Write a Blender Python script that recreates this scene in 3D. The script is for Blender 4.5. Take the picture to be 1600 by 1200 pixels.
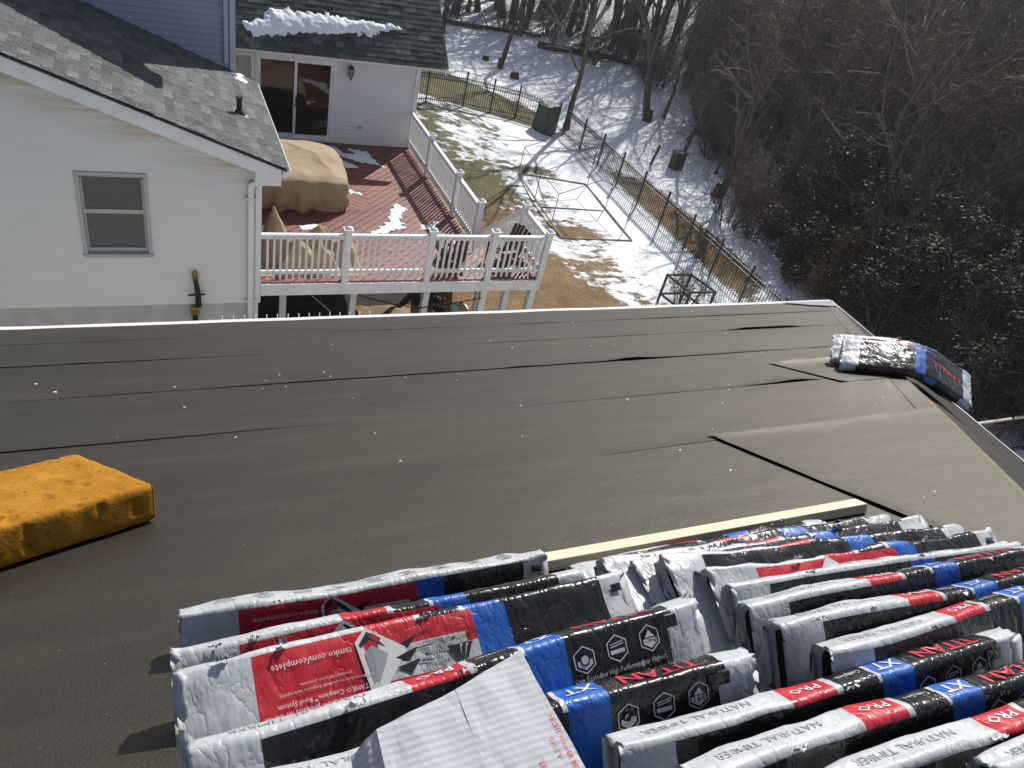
import bpy, math, random
import numpy as np
from mathutils import Vector, Matrix, noise

# ------------------------------------------------------------------ camera, sky, sun, exposure
scene = bpy.context.scene
for o in list(bpy.data.objects):
    bpy.data.objects.remove(o)
COL = scene.collection

cam_data = bpy.data.cameras.new('camera')
cam = bpy.data.objects.new('camera', cam_data)
COL.objects.link(cam)
RIGHT = Vector((0.90862, -0.36262, 0.20719))
UP = Vector((0.06986, 0.62107, 0.78064))
BACK = Vector((-0.41175, -0.69483, 0.58964))
cam.matrix_world = Matrix(((RIGHT.x, UP.x, BACK.x, 0), (RIGHT.y, UP.y, BACK.y, 0),
                           (RIGHT.z, UP.z, BACK.z, 0), (0, 0, 0, 1)))
cam_data.sensor_width = 36
cam_data.lens = 26.77
cam_data.clip_start = 0.05
cam_data.clip_end = 900
scene.camera = cam

SUN_AZ, SUN_EL = math.radians(40), math.radians(37)
world = bpy.data.worlds.new('World')
scene.world = world
world.use_nodes = True
wn = world.node_tree
wn.nodes.clear()
w_out = wn.nodes.new('ShaderNodeOutputWorld')
w_bg = wn.nodes.new('ShaderNodeBackground')
w_sky = wn.nodes.new('ShaderNodeTexSky')
w_sky.sky_type = 'NISHITA'
w_sky.sun_disc = False
w_sky.sun_elevation = SUN_EL
w_sky.sun_rotation = SUN_AZ
w_sky.air_density = 1.0
w_sky.dust_density = 0.6
w_bg.inputs['Strength'].default_value = 0.106
w_hs = wn.nodes.new('ShaderNodeHueSaturation')       # paler blue overhead, for a warmer balance
w_hs.inputs['Saturation'].default_value = 0.68
wn.links.new(w_sky.outputs[0], w_hs.inputs['Color'])
wn.links.new(w_hs.outputs[0], w_bg.inputs[0])
wn.links.new(w_bg.outputs[0], w_out.inputs[0])

sun_data = bpy.data.lights.new('sun', 'SUN')
sun_data.energy = 5.0
sun_data.angle = math.radians(0.55)
sun_data.color = (1.0, 0.955, 0.89)
sun = bpy.data.objects.new('sun', sun_data)
COL.objects.link(sun)
sun_dir = Vector((math.sin(SUN_AZ) * math.cos(SUN_EL), math.cos(SUN_AZ) * math.cos(SUN_EL), math.sin(SUN_EL)))
sun.rotation_euler = sun_dir.to_track_quat('Z', 'Y').to_euler()
sun.location = (20, 20, 20)

scene.view_settings.view_transform = 'Standard'
scene.view_settings.look = 'None'
scene.view_settings.exposure = 0.12
scene.view_settings.gamma = 1
scene.view_settings.use_curve_mapping = False
scene.render.engine = 'CYCLES'
scene.cycles.max_bounces = 5
scene.cycles.diffuse_bounces = 3
scene.cycles.glossy_bounces = 3
scene.cycles.transmission_bounces = 4
scene.cycles.transparent_max_bounces = 4
scene.cycles.caustics_reflective = False
scene.cycles.caustics_refractive = False

# ------------------------------------------------------------------ materials
def nt(name):
    m = bpy.data.materials.new(name)
    m.use_nodes = True
    t = m.node_tree
    b = t.nodes['Principled BSDF']
    return m, t, b

def N(t, kind, **kw):
    n = t.nodes.new(kind)
    for k, v in kw.items():
        setattr(n, k, v)
    return n

def coords(t, scale=(1, 1, 1), rot=(0, 0, 0), space='Object'):
    tc = N(t, 'ShaderNodeTexCoord')
    mp = N(t, 'ShaderNodeMapping')
    mp.inputs['Scale'].default_value = scale
    mp.inputs['Rotation'].default_value = rot
    t.links.new(tc.outputs[space], mp.inputs[0])
    return mp.outputs[0]

def noise_tex(t, vec, scale, detail=4, rough=0.55):
    n = N(t, 'ShaderNodeTexNoise')
    n.inputs['Scale'].default_value = scale
    n.inputs['Detail'].default_value = detail
    n.inputs['Roughness'].default_value = rough
    t.links.new(vec, n.inputs['Vector'])
    return n.outputs['Fac']

def ramp(t, fac, stops):
    r = N(t, 'ShaderNodeValToRGB')
    els = r.color_ramp.elements
    while len(els) < len(stops):
        els.new(0.5)
    for e, (p, c) in zip(els, stops):
        e.position = p
        e.color = c if len(c) == 4 else (c[0], c[1], c[2], 1)
    t.links.new(fac, r.inputs[0])
    return r.outputs[0]

def mixc(t, fac, a, b, mode='MIX'):
    m = N(t, 'ShaderNodeMix', data_type='RGBA', blend_type=mode)
    def setin(sock, v):
        if isinstance(v, (tuple, list)):
            sock.default_value = (v[0], v[1], v[2], 1)
        elif isinstance(v, (int, float)):
            sock.default_value = v
        else:
            t.links.new(v, sock)
    setin(m.inputs[0], fac)
    setin(m.inputs[6], a)
    setin(m.inputs[7], b)
    return m.outputs[2]

def bump(t, b, height, strength=0.3, dist=0.01):
    n = N(t, 'ShaderNodeBump')
    n.inputs['Strength'].default_value = strength
    n.inputs['Distance'].default_value = dist
    t.links.new(height, n.inputs['Height'])
    t.links.new(n.outputs[0], b.inputs['Normal'])

def g(v):
    return (v, v, v)

def plain(name, col, rough=0.6, var=0.15, scale=6, bump_s=0.15, bump_d=0.004, spec=0.4, metal=0, stretch=(1, 1, 1), space='Object', coat=0):
    """paint or material with mottled colour and fine relief"""
    m, t, b = nt(name)
    v = coords(t, stretch, space=space)
    f = noise_tex(t, v, scale, 5)
    lo = tuple(c * (1 - var) for c in col)
    hi = tuple(min(1, c * (1 + var)) for c in col)
    c = ramp(t, f, [(0.3, lo), (0.7, hi)])
    t.links.new(c, b.inputs['Base Color'])
    b.inputs['Roughness'].default_value = rough
    b.inputs['Specular IOR Level'].default_value = spec
    b.inputs['Metallic'].default_value = metal
    if coat:
        b.inputs['Coat Weight'].default_value = coat
        b.inputs['Coat Roughness'].default_value = 0.15
    if bump_s:
        f2 = noise_tex(t, v, scale * 6, 4)
        bump(t, b, f2, bump_s, bump_d)
    return m

def make_film(name, col, rough=0.3, var=0.1, sheen_bump=0.42):
    """printed plastic wrapper: glossy, crumpled"""
    m, t, b = nt(name)
    v = coords(t, (1, 1, 1))
    f = noise_tex(t, v, 9, 4)
    c = ramp(t, f, [(0.3, tuple(x * (1 - var) for x in col)), (0.7, tuple(min(1, x * (1 + var)) for x in col))])
    dv = coords(t, (1, 1, 1))
    dust = noise_tex(t, dv, 130, 3, 0.7)
    dm = ramp(t, dust, [(0.66, (0, 0, 0)), (0.74, (1, 1, 1))])
    c = mixc(t, dm, c, mixc(t, 0.35, c, (0.45, 0.43, 0.40)))
    t.links.new(c, b.inputs['Base Color'])
    b.inputs['Specular IOR Level'].default_value = 0.5
    rr = ramp(t, noise_tex(t, v, 24, 3), [(0.3, g(rough * 0.7)), (0.7, g(min(1, rough * 1.5)))])
    t.links.new(rr, b.inputs['Roughness'])
    v2 = coords(t, (1.0, 0.22, 0.5), (0, 0, 0.5))
    w1 = noise_tex(t, v2, 20, 2, 0.5)
    v3 = coords(t, (1.0, 0.25, 0.5), (0, 0, -0.35))
    w2 = noise_tex(t, v3, 42, 1, 0.5)
    v4 = coords(t, (1.0, 0.5, 0.7), (0, 0, 0.9))
    w3 = noise_tex(t, v4, 17, 3, 0.6)
    a1 = N(t, 'ShaderNodeMath', operation='SUBTRACT')
    t.links.new(w3, a1.inputs[0])
    a1.inputs[1].default_value = 0.5
    a2 = N(t, 'ShaderNodeMath', operation='ABSOLUTE')
    t.links.new(a1.outputs[0], a2.inputs[0])
    a3 = N(t, 'ShaderNodeMath', operation='POWER')          # sharp pulled creases
    t.links.new(a2.outputs[0], a3.inputs[0])
    a3.inputs[1].default_value = 0.45
    add = N(t, 'ShaderNodeMath', operation='MULTIPLY_ADD')
    t.links.new(w1, add.inputs[0])
    add.inputs[1].default_value = 0.9
    t.links.new(a3.outputs[0], add.inputs[2])
    add2 = N(t, 'ShaderNodeMath', operation='MULTIPLY_ADD')
    t.links.new(w2, add2.inputs[0])
    add2.inputs[1].default_value = 0.4
    t.links.new(add.outputs[0], add2.inputs[2])
    bump(t, b, add2.outputs[0], sheen_bump, 0.010)
    return m

M = {}
M['film_white'] = make_film('film_white', (0.45, 0.47, 0.49), 0.34)
M['film_black'] = make_film('film_black', (0.014, 0.014, 0.015), 0.24)
M['film_red'] = make_film('film_red', (0.46, 0.018, 0.03), 0.36)
M['film_blue'] = make_film('film_blue', (0.012, 0.10, 0.42), 0.36)
M['ink_white'] = plain('ink_white', (0.6, 0.6, 0.6), 0.4, 0.05, 30, 0)
M['ink_black'] = plain('ink_black', (0.02, 0.02, 0.022), 0.4, 0.05, 30, 0)
M['ink_dark'] = plain('ink_dark', (0.07, 0.07, 0.08), 0.4, 0.05, 30, 0)
M['ink_grey'] = plain('ink_grey', (0.3, 0.31, 0.33), 0.4, 0.05, 30, 0)
M['ink_red'] = plain('ink_red', (0.5, 0.03, 0.05), 0.4, 0.05, 30, 0)
M['shingle_core'] = plain('shingle_core', (0.015, 0.015, 0.016), 0.9, 0.4, 60, 0.6)
M['trim_white'] = plain('trim_white', (0.74, 0.75, 0.76), 0.45, 0.06, 3, 0.05)
M['deck_white'] = plain('deck_white', (0.76, 0.77, 0.78), 0.5, 0.10, 7, 0.1)
M['blue_grey_trim'] = plain('blue_grey_trim', (0.40, 0.44, 0.52), 0.5, 0.06, 3, 0.05)  # blue-grey trim of the upper storey
M['pipe_black'] = plain('pipe_black', (0.015, 0.015, 0.016), 0.5, 0.2, 10, 0.05)
M['iron'] = plain('iron', (0.018, 0.017, 0.016), 0.45, 0.3, 10, 0.05, spec=0.5)
M['brass'] = plain('brass', (0.28, 0.19, 0.05), 0.4, 0.2, 10, 0.05, metal=0.6)
M['concrete'] = plain('concrete', (0.30, 0.30, 0.29), 0.9, 0.2, 3, 0.3)
M['galv'] = plain('galv', (0.75, 0.76, 0.78), 0.35, 0.05, 4, 0.03, metal=0.0)
M['steel_pipe'] = plain('steel_pipe', (0.30, 0.31, 0.30), 0.4, 0.1, 6, 0.02, metal=0.5)
M['green_plastic'] = plain('green_plastic', (0.035, 0.062, 0.05), 0.5, 0.15, 5, 0.05)
M['bucket_white'] = plain('bucket_white', (0.55, 0.55, 0.53), 0.5, 0.1, 8, 0.05)
M['grey_box'] = plain('grey_box', (0.4, 0.4, 0.4), 0.5, 0.1, 8, 0.05)
M['chair_brown'] = plain('chair_brown', (0.075, 0.03, 0.026), 0.5, 0.2, 8, 0.1)
M['old_wood'] = plain('old_wood', (0.20, 0.165, 0.115), 0.8, 0.3, 5, 0.4)
M['frame_wood'] = plain('frame_wood', (0.07, 0.065, 0.055), 0.8, 0.3, 5, 0.4)
M['rock'] = plain('rock', (0.05, 0.045, 0.04), 0.9, 0.4, 5, 0.5)
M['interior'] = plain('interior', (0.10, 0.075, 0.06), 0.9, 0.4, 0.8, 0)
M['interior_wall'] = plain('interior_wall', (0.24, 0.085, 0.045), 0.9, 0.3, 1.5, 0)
M['curtain'] = plain('curtain', (0.42, 0.42, 0.38), 0.9, 0.15, 2, 0.1, stretch=(10, 10, 0.6))
M['lumber'] = plain('lumber', (0.64, 0.56, 0.40), 0.7, 0.14, 3, 0.2, stretch=(1, 14, 14))
M['cardboard'] = None
M['scrap'] = plain('scrap', (0.75, 0.75, 0.73), 0.6, 0.1, 30, 0)
M['soil_tarp'] = plain('soil_tarp', (0.22, 0.15, 0.075), 0.8, 0.2, 2, 0.3)

def make_glass():
    m, t, b = nt('window_glass')
    b.inputs['Base Color'].default_value = (0.85, 0.9, 0.9, 1)
    b.inputs['Roughness'].default_value = 0.03
    b.inputs['Transmission Weight'].default_value = 1.0
    b.inputs['IOR'].default_value = 1.45
    return m
M['glass'] = make_glass()

def make_siding(name, col, dirt=True):
    m, t, b = nt(name)
    v = coords(t, (0.5, 0.5, 3))
    f = noise_tex(t, v, 2.0, 5)
    c = ramp(t, f, [(0.3, tuple(x * 0.94 for x in col)), (0.7, col)])
    if dirt:  # tan weather stains on the courses just under the rake
        geo = N(t, 'ShaderNodeNewGeometry')
        sx = N(t, 'ShaderNodeSeparateXYZ')
        t.links.new(geo.outputs['Position'], sx.inputs[0])
        ma = N(t, 'ShaderNodeMath', operation='MULTIPLY_ADD')
        t.links.new(sx.outputs['X'], ma.inputs[0])
        ma.inputs[1].default_value = 0.391
        t.links.new(sx.outputs['Z'], ma.inputs[2])
        mr = N(t, 'ShaderNodeMapRange')
        mr.inputs['From Min'].default_value = -5.25
        mr.inputs['From Max'].default_value = -4.75
        t.links.new(ma.outputs[0], mr.inputs['Value'])
        st = N(t, 'ShaderNodeMath', operation='MULTIPLY')
        t.links.new(mr.outputs[0], st.inputs[0])
        t.links.new(ramp(t, noise_tex(t, coords(t, (0.35, 1, 9)), 1.6, 3), [(0.38, g(0)), (0.6, g(0.75))]), st.inputs[1])
        c = mixc(t, st.outputs[0], c, (0.46, 0.40, 0.27))
    t.links.new(c, b.inputs['Base Color'])
    b.inputs['Roughness'].default_value = 0.5
    b.inputs['Specular IOR Level'].default_value = 0.3
    v3 = coords(t, (1.5, 1, 60))
    bump(t, b, noise_tex(t, v3, 3, 3), 0.06, 0.004)
    return m
M['siding'] = make_siding('siding', (0.70, 0.715, 0.72), False)
M['siding_stained'] = make_siding('siding_stained', (0.70, 0.71, 0.70), True)
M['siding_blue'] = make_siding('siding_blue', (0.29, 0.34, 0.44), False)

def make_shingle(name, col):
    m, t, b = nt(name)
    v = coords(t, (1, 1, 1), space='Generated')
    ob = N(t, 'ShaderNodeObjectInfo')
    f = noise_tex(t, coords(t, (1, 1, 1)), 3, 4)
    rnd = ramp(t, ob.outputs['Random'], [(0.0, g(0.8)), (1.0, g(1.2))])
    c0 = ramp(t, f, [(0.3, tuple(x * 0.8 for x in col)), (0.7, tuple(x * 1.2 for x in col))])
    c = mixc(t, 1.0, c0, rnd, 'MULTIPLY')
    geo = N(t, 'ShaderNodeNewGeometry')
    sp = N(t, 'ShaderNodeTexNoise')
    sp.inputs['Scale'].default_value = 55
    sp.inputs['Detail'].default_value = 3
    t.links.new(geo.outputs['Position'], sp.inputs['Vector'])
    sr = ramp(t, sp.outputs['Fac'], [(0.35, g(0.6)), (0.68, g(1.5))])
    c = mixc(t, 1.0, c, sr, 'MULTIPLY')
    t.links.new(c, b.inputs['Base Color'])
    b.inputs['Roughness'].default_value = 0.85
    b.inputs['Specular IOR Level'].default_value = 0.25
    bump(t, b, sp.outputs['Fac'], 0.5, 0.006)
    return m
for i, k in enumerate((0.088, 0.104, 0.122, 0.145)):
    M['shingle_grey%d' % i] = make_shingle('shingle_grey%d' % i, (k * 0.98, k, k * 1.0))
for i, k in enumerate((0.055, 0.075, 0.10, 0.125)):
    M['shingle_slate%d' % i] = make_shingle('shingle_slate%d' % i, (k * 0.85, k, k * 0.96))

def make_felt():
    m, t, b = nt('roofing_felt')
    geo = N(t, 'ShaderNodeNewGeometry')
    def gn(scale, detail=4, st=(1, 1, 1)):
        mp = N(t, 'ShaderNodeMapping')
        mp.inputs['Scale'].default_value = st
        t.links.new(geo.outputs['Position'], mp.inputs[0])
        return noise_tex(t, mp.outputs[0], scale, detail)
    ob = N(t, 'ShaderNodeObjectInfo')
    f = gn(1.1, 6, (0.35, 1, 1))
    c = ramp(t, f, [(0.28, (0.0095, 0.0077, 0.0050)), (0.5, (0.0140, 0.0114, 0.0074)), (0.72, (0.021, 0.0172, 0.0112))])
    tint = ramp(t, ob.outputs['Random'], [(0, (0.80, 0.80, 0.84)), (1, (1.22, 1.16, 1.10))])
    c = mixc(t, 1.0, c, tint, 'MULTIPLY')
    fine = gn(160, 2)
    c = mixc(t, 1.0, c, ramp(t, fine, [(0.35, g(0.7)), (0.65, g(1.3))]), 'MULTIPLY')
    # scuffs, chalk dust
    sc = gn(3.0, 6, (0.5, 2.4, 1))
    sm = ramp(t, sc, [(0.5, (0, 0, 0)), (0.8, g(0.35))])
    c = mixc(t, sm, c, (0.06, 0.053, 0.038))
    grit = gn(60, 2)
    gm = ramp(t, grit, [(0.74, (0, 0, 0)), (0.78, g(0.6))])
    c = mixc(t, gm, c, (0.26, 0.25, 0.22))
    t.links.new(c, b.inputs['Base Color'])
    rr = ramp(t, gn(2.0, 5, (0.4, 1, 1)), [(0.3, g(0.49)), (0.7, g(0.57))])
    t.links.new(rr, b.inputs['Roughness'])
    b.inputs['Specular IOR Level'].default_value = 0.60
    b.inputs['Specular Tint'].default_value = (1.0, 0.935, 0.79, 1)
    s = N(t, 'ShaderNodeMath', operation='MULTIPLY_ADD')
    t.links.new(gn(5.0, 5, (0.6, 1.4, 1)), s.inputs[0])
    s.inputs[1].default_value = 2.5
    t.links.new(fine, s.inputs[2])
    bump(t, b, s.outputs[0], 0.28, 0.006)
    return m
M['felt'] = make_felt()

def make_foam():
    m, t, b = nt('foam')
    v = coords(t, (1, 1, 1))
    f = noise_tex(t, v, 7, 5)
    c = ramp(t, f, [(0.3, (0.32, 0.140, 0.015)), (0.52, (0.39, 0.175, 0.021)), (0.75, (0.45, 0.22, 0.033))])
    f2 = noise_tex(t, v, 46, 4, 0.7)
    dark = ramp(t, f2, [(0.33, (1, 1, 1)), (0.43, (0, 0, 0))])
    c = mixc(t, dark, c, (0.20, 0.08, 0.014))
    vo = N(t, 'ShaderNodeTexVoronoi')
    vo.inputs['Scale'].default_value = 34
    t.links.new(v, vo.inputs['Vector'])
    pore = ramp(t, vo.outputs['Distance'], [(0.10, (1, 1, 1)), (0.17, (0, 0, 0))])
    sel = ramp(t, noise_tex(t, v, 12, 2), [(0.5, (0, 0, 0)), (0.56, (1, 1, 1))])
    pm = mixc(t, 1.0, pore, sel, 'MULTIPLY')
    c = mixc(t, pm, c, (0.07, 0.025, 0.006))
    t.links.new(c, b.inputs['Base Color'])
    b.inputs['Roughness'].default_value = 0.95
    b.inputs['Specular IOR Level'].default_value = 0.1
    bump(t, b, noise_tex(t, v, 90, 4, 0.7), 0.7, 0.006)
    return m
M['foam'] = make_foam()

def make_deck_red():
    m, t, b = nt('deck_board_red')
    ob = N(t, 'ShaderNodeObjectInfo')
    geo = N(t, 'ShaderNodeNewGeometry')
    mp = N(t, 'ShaderNodeMapping')
    mp.inputs['Rotation'].default_value = (0, 0, math.radians(-45))
    mp.inputs['Scale'].default_value = (0.5, 4, 1)
    t.links.new(geo.outputs['Position'], mp.inputs[0])
    f = noise_tex(t, mp.outputs[0], 3, 6)
    c = ramp(t, f, [(0.3, (0.13, 0.038, 0.030)), (0.55, (0.22, 0.072, 0.056)), (0.75, (0.33, 0.145, 0.118))])
    r = ramp(t, ob.outputs['Random'], [(0, g(0.8)), (1, g(1.2))])
    c = mixc(t, 1.0, c, r, 'MULTIPLY')
    t.links.new(c, b.inputs['Base Color'])
    b.inputs['Roughness'].default_value = 0.55
    bump(t, b, f, 0.2, 0.004)
    return m
M['deck_red'] = make_deck_red()

def make_canvas():
    m, t, b = nt('canvas')
    v = coords(t)
    f = noise_tex(t, v, 2.2, 6, 0.65)
    c = ramp(t, f, [(0.3, (0.33, 0.25, 0.155)), (0.6, (0.43, 0.335, 0.215)), (0.78, (0.50, 0.40, 0.265))])
    t.links.new(c, b.inputs['Base Color'])
    b.inputs['Roughness'].default_value = 0.85
    b.inputs['Specular IOR Level'].default_value = 0.2
    bump(t, b, noise_tex(t, coords(t, (1, 1, 0.3)), 5, 4), 0.35, 0.03)
    return m
M['canvas'] = make_canvas()

def make_snow():
    m, t, b = nt('snow')
    v = coords(t)
    f = noise_tex(t, v, 3, 5)
    c = ramp(t, f, [(0.3, (0.80, 0.83, 0.87)), (0.7, (0.88, 0.895, 0.91))])
    t.links.new(c, b.inputs['Base Color'])
    b.inputs['Roughness'].default_value = 0.6
    b.inputs['Subsurface Weight'].default_value = 0.0
    bump(t, b, noise_tex(t, v, 14, 6, 0.65), 0.6, 0.03)
    return m
M['snow'] = make_snow()

def make_bark(name, col):
    m, t, b = nt(name)
    geo = N(t, 'ShaderNodeNewGeometry')
    mp = N(t, 'ShaderNodeMapping')
    mp.inputs['Scale'].default_value = (1, 1, 0.25)
    t.links.new(geo.outputs['Position'], mp.inputs[0])
    f = noise_tex(t, mp.outputs[0], 9, 5)
    ob = N(t, 'ShaderNodeObjectInfo')
    r = ramp(t, ob.outputs['Random'], [(0, g(0.7)), (1, g(1.35))])
    c = ramp(t, f, [(0.3, tuple(x * 0.6 for x in col)), (0.7, tuple(x * 1.35 for x in col))])
    c = mixc(t, 1.0, c, r, 'MULTIPLY')
    t.links.new(c, b.inputs['Base Color'])
    b.inputs['Roughness'].default_value = 0.85
    b.inputs['Specular IOR Level'].default_value = 0.3
    return m
M['bark'] = make_bark('bark', (0.085, 0.072, 0.06))
M['twig'] = make_bark('twig', (0.125, 0.105, 0.09))
M['twig_red'] = make_bark('twig_red', (0.135, 0.095, 0.078))

def make_leaf(name, c1, c2):
    m, t, b = nt(name)
    geo = N(t, 'ShaderNodeNewGeometry')
    sp = N(t, 'ShaderNodeTexNoise')
    sp.inputs['Scale'].default_value = 2.5
    t.links.new(geo.outputs['Position'], sp.inputs['Vector'])
    c = ramp(t, sp.outputs['Fac'], [(0.35, c1), (0.68, c2)])
    t.links.new(c, b.inputs['Base Color'])
    b.inputs['Roughness'].default_value = 0.5
    b.inputs['Specular IOR Level'].default_value = 0.15
    return m
M['leaf'] = make_leaf('evergreen_leaf', (0.015, 0.018, 0.009), (0.032, 0.033, 0.016))
M['leaf_brown'] = make_leaf('dry_leaf', (0.05, 0.036, 0.018), (0.10, 0.07, 0.035))

def make_ground():
    m, t, b = nt('snowy_ground')
    geo = N(t, 'ShaderNodeNewGeometry')
    def gn(scale, detail=4, st=(1, 1, 1), rot=0, rough=0.55):
        mp = N(t, 'ShaderNodeMapping')
        mp.inputs['Scale'].default_value = st
        mp.inputs['Rotation'].default_value = (0, 0, rot)
        t.links.new(geo.outputs['Position'], mp.inputs[0])
        return noise_tex(t, mp.outputs[0], scale, detail, rough)
    at = N(t, 'ShaderNodeAttribute', attribute_name='cover')   # r: snow, g: brown
    sep = N(t, 'ShaderNodeSeparateColor')
    t.links.new(at.outputs['Color'], sep.inputs[0])
    n1 = gn(2.3, 6, (0.8, 1.6, 1), 0.9, 0.72)
    n2 = gn(0.5, 3)
    a1 = N(t, 'ShaderNodeMath', operation='MULTIPLY_ADD')
    t.links.new(n1, a1.inputs[0])
    a1.inputs[1].default_value = 1.15
    t.links.new(sep.outputs[0], a1.inputs[2])
    a2 = N(t, 'ShaderNodeMath', operation='MULTIPLY_ADD')
    t.links.new(n2, a2.inputs[0])
    a2.inputs[1].default_value = 0.45
    t.links.new(a1.outputs[0], a2.inputs[2])
    mask = ramp(t, a2.outputs[0], [(0.0, g(0)), (1.0, g(1))])
    # map value (about 0.3..1.7) to a crisp edge at 1.0
    sub = N(t, 'ShaderNodeMapRange')
    sub.inputs['From Min'].default_value = 1.17
    sub.inputs['From Max'].default_value = 1.27
    t.links.new(a2.outputs[0], sub.inputs['Value'])
    gr = gn(1.4, 6)
    gf = gn(22, 4)
    grass = ramp(t, gr, [(0.3, (0.060, 0.058, 0.022)), (0.55, (0.105, 0.095, 0.036)), (0.75, (0.16, 0.13, 0.055))])
    brown = ramp(t, gr, [(0.3, (0.13, 0.08, 0.035)), (0.55, (0.195, 0.122, 0.055)), (0.75, (0.25, 0.165, 0.085))])
    soil = mixc(t, sep.outputs[1], grass, brown)
    soil = mixc(t, 1.0, soil, ramp(t, gf, [(0.3, g(0.5)), (0.7, g(1.5))]), 'MULTIPLY')
    sn = ramp(t, gn(1.5, 4), [(0.3, (0.78, 0.81, 0.85)), (0.7, (0.87, 0.885, 0.90))])
    # leaf litter poking out in the woods
    lit = ramp(t, gn(6, 5, rough=0.7), [(0.56, g(0)), (0.66, g(1))])
    lm = N(t, 'ShaderNodeMath', operation='MULTIPLY')
    t.links.new(lit, lm.inputs[0])
    t.links.new(sep.outputs[2], lm.inputs[1])
    sn = mixc(t, lm.outputs[0], sn, (0.10, 0.075, 0.05))
    c = mixc(t, sub.outputs[0], soil, sn)
    t.links.new(c, b.inputs['Base Color'])
    b.inputs['Roughness'].default_value = 0.8
    b.inputs['Specular IOR Level'].default_value = 0.2
    hs = N(t, 'ShaderNodeMath', operation='MULTIPLY_ADD')
    t.links.new(sub.outputs[0], hs.inputs[0])
    hs.inputs[1].default_value = 0.6
    t.links.new(gn(7, 6, (0.7, 1.4, 1), 0.9, 0.65), hs.inputs[2])
    bump(t, b, hs.outputs[0], 0.55, 0.08)
    return m
M['ground'] = make_ground()

def make_cardboard():
    m, t, b = nt('white_cardboard')
    v = coords(t)
    f = noise_tex(t, v, 12, 5)
    c = ramp(t, f, [(0.3, (0.40, 0.41, 0.44)), (0.7, (0.48, 0.49, 0.52))])
    sc = noise_tex(t, coords(t, (4, 60, 4)), 2.2, 3)
    c = mixc(t, ramp(t, sc, [(0.66, g(0)), (0.74, g(0.6))]), c, (0.34, 0.33, 0.32))
    t.links.new(c, b.inputs['Base Color'])
    b.inputs['Roughness'].default_value = 0.75
    wv = N(t, 'ShaderNodeTexWave')
    wv.inputs['Scale'].default_value = 28
    wv.inputs['Distortion'].default_value = 0.6
    wv.inputs['Detail'].default_value = 2
    t.links.new(coords(t, (0.0, 1, 0), (0, 0, 0.25)), wv.inputs['Vector'])
    wv.bands_direction = 'Y'
    bump(t, b, wv.outputs['Fac'], 0.16, 0.003)
    return m
M['cardboard'] = make_cardboard()

# ------------------------------------------------------------------ builders
ORIGIN = {}

def tag(o, label=None, cat=None, group=None, kind=None):
    if label: o['label'] = label
    if cat: o['category'] = cat
    if group: o['group'] = group
    if kind: o['kind'] = kind
    return o

def thing(name, label, cat, loc, group=None):
    o = bpy.data.objects.new(name, None)
    o.empty_display_size = 0.2
    COL.objects.link(o)
    o.location = loc
    ORIGIN[o.name] = Vector(loc)
    return tag(o, label, cat, group)

def link(name, me, parent=None, loc=None, matrix=None):
    o = bpy.data.objects.new(name, me)
    COL.objects.link(o)
    po = ORIGIN.get(parent.name, Vector((0, 0, 0))) if parent else Vector((0, 0, 0))
    if parent:
        o.parent = parent
    if matrix is not None:
        mm = matrix.copy()
        mm.translation = mm.translation - po
        o.matrix_basis = mm
        ORIGIN[o.name] = po + mm.translation
    else:
        l = Vector(loc) if loc is not None else po
        o.location = l - po
        ORIGIN[o.name] = l
    return o

def mk(name, verts, faces, mats, parent=None, fm=None, smooth=False, loc=None):
    """verts in world coordinates; the object sits at its parent's origin (or loc)"""
    po = Vector(loc) if loc is not None else (ORIGIN.get(parent.name, Vector((0, 0, 0))) if parent else Vector((0, 0, 0)))
    V = np.asarray(verts, dtype=np.float64) - np.array(po)
    me = bpy.data.meshes.new(name)
    me.from_pydata(V.tolist(), [], faces)
    if not isinstance(mats, (list, tuple)):
        mats = [mats]
    for m in mats:
        me.materials.append(m)
    if fm is not None:
        me.polygons.foreach_set('material_index', fm)
    if smooth:
        me.polygons.foreach_set('use_smooth', [True] * len(me.polygons))
    me.update()
    return link(name, me, parent, loc=po)

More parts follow.
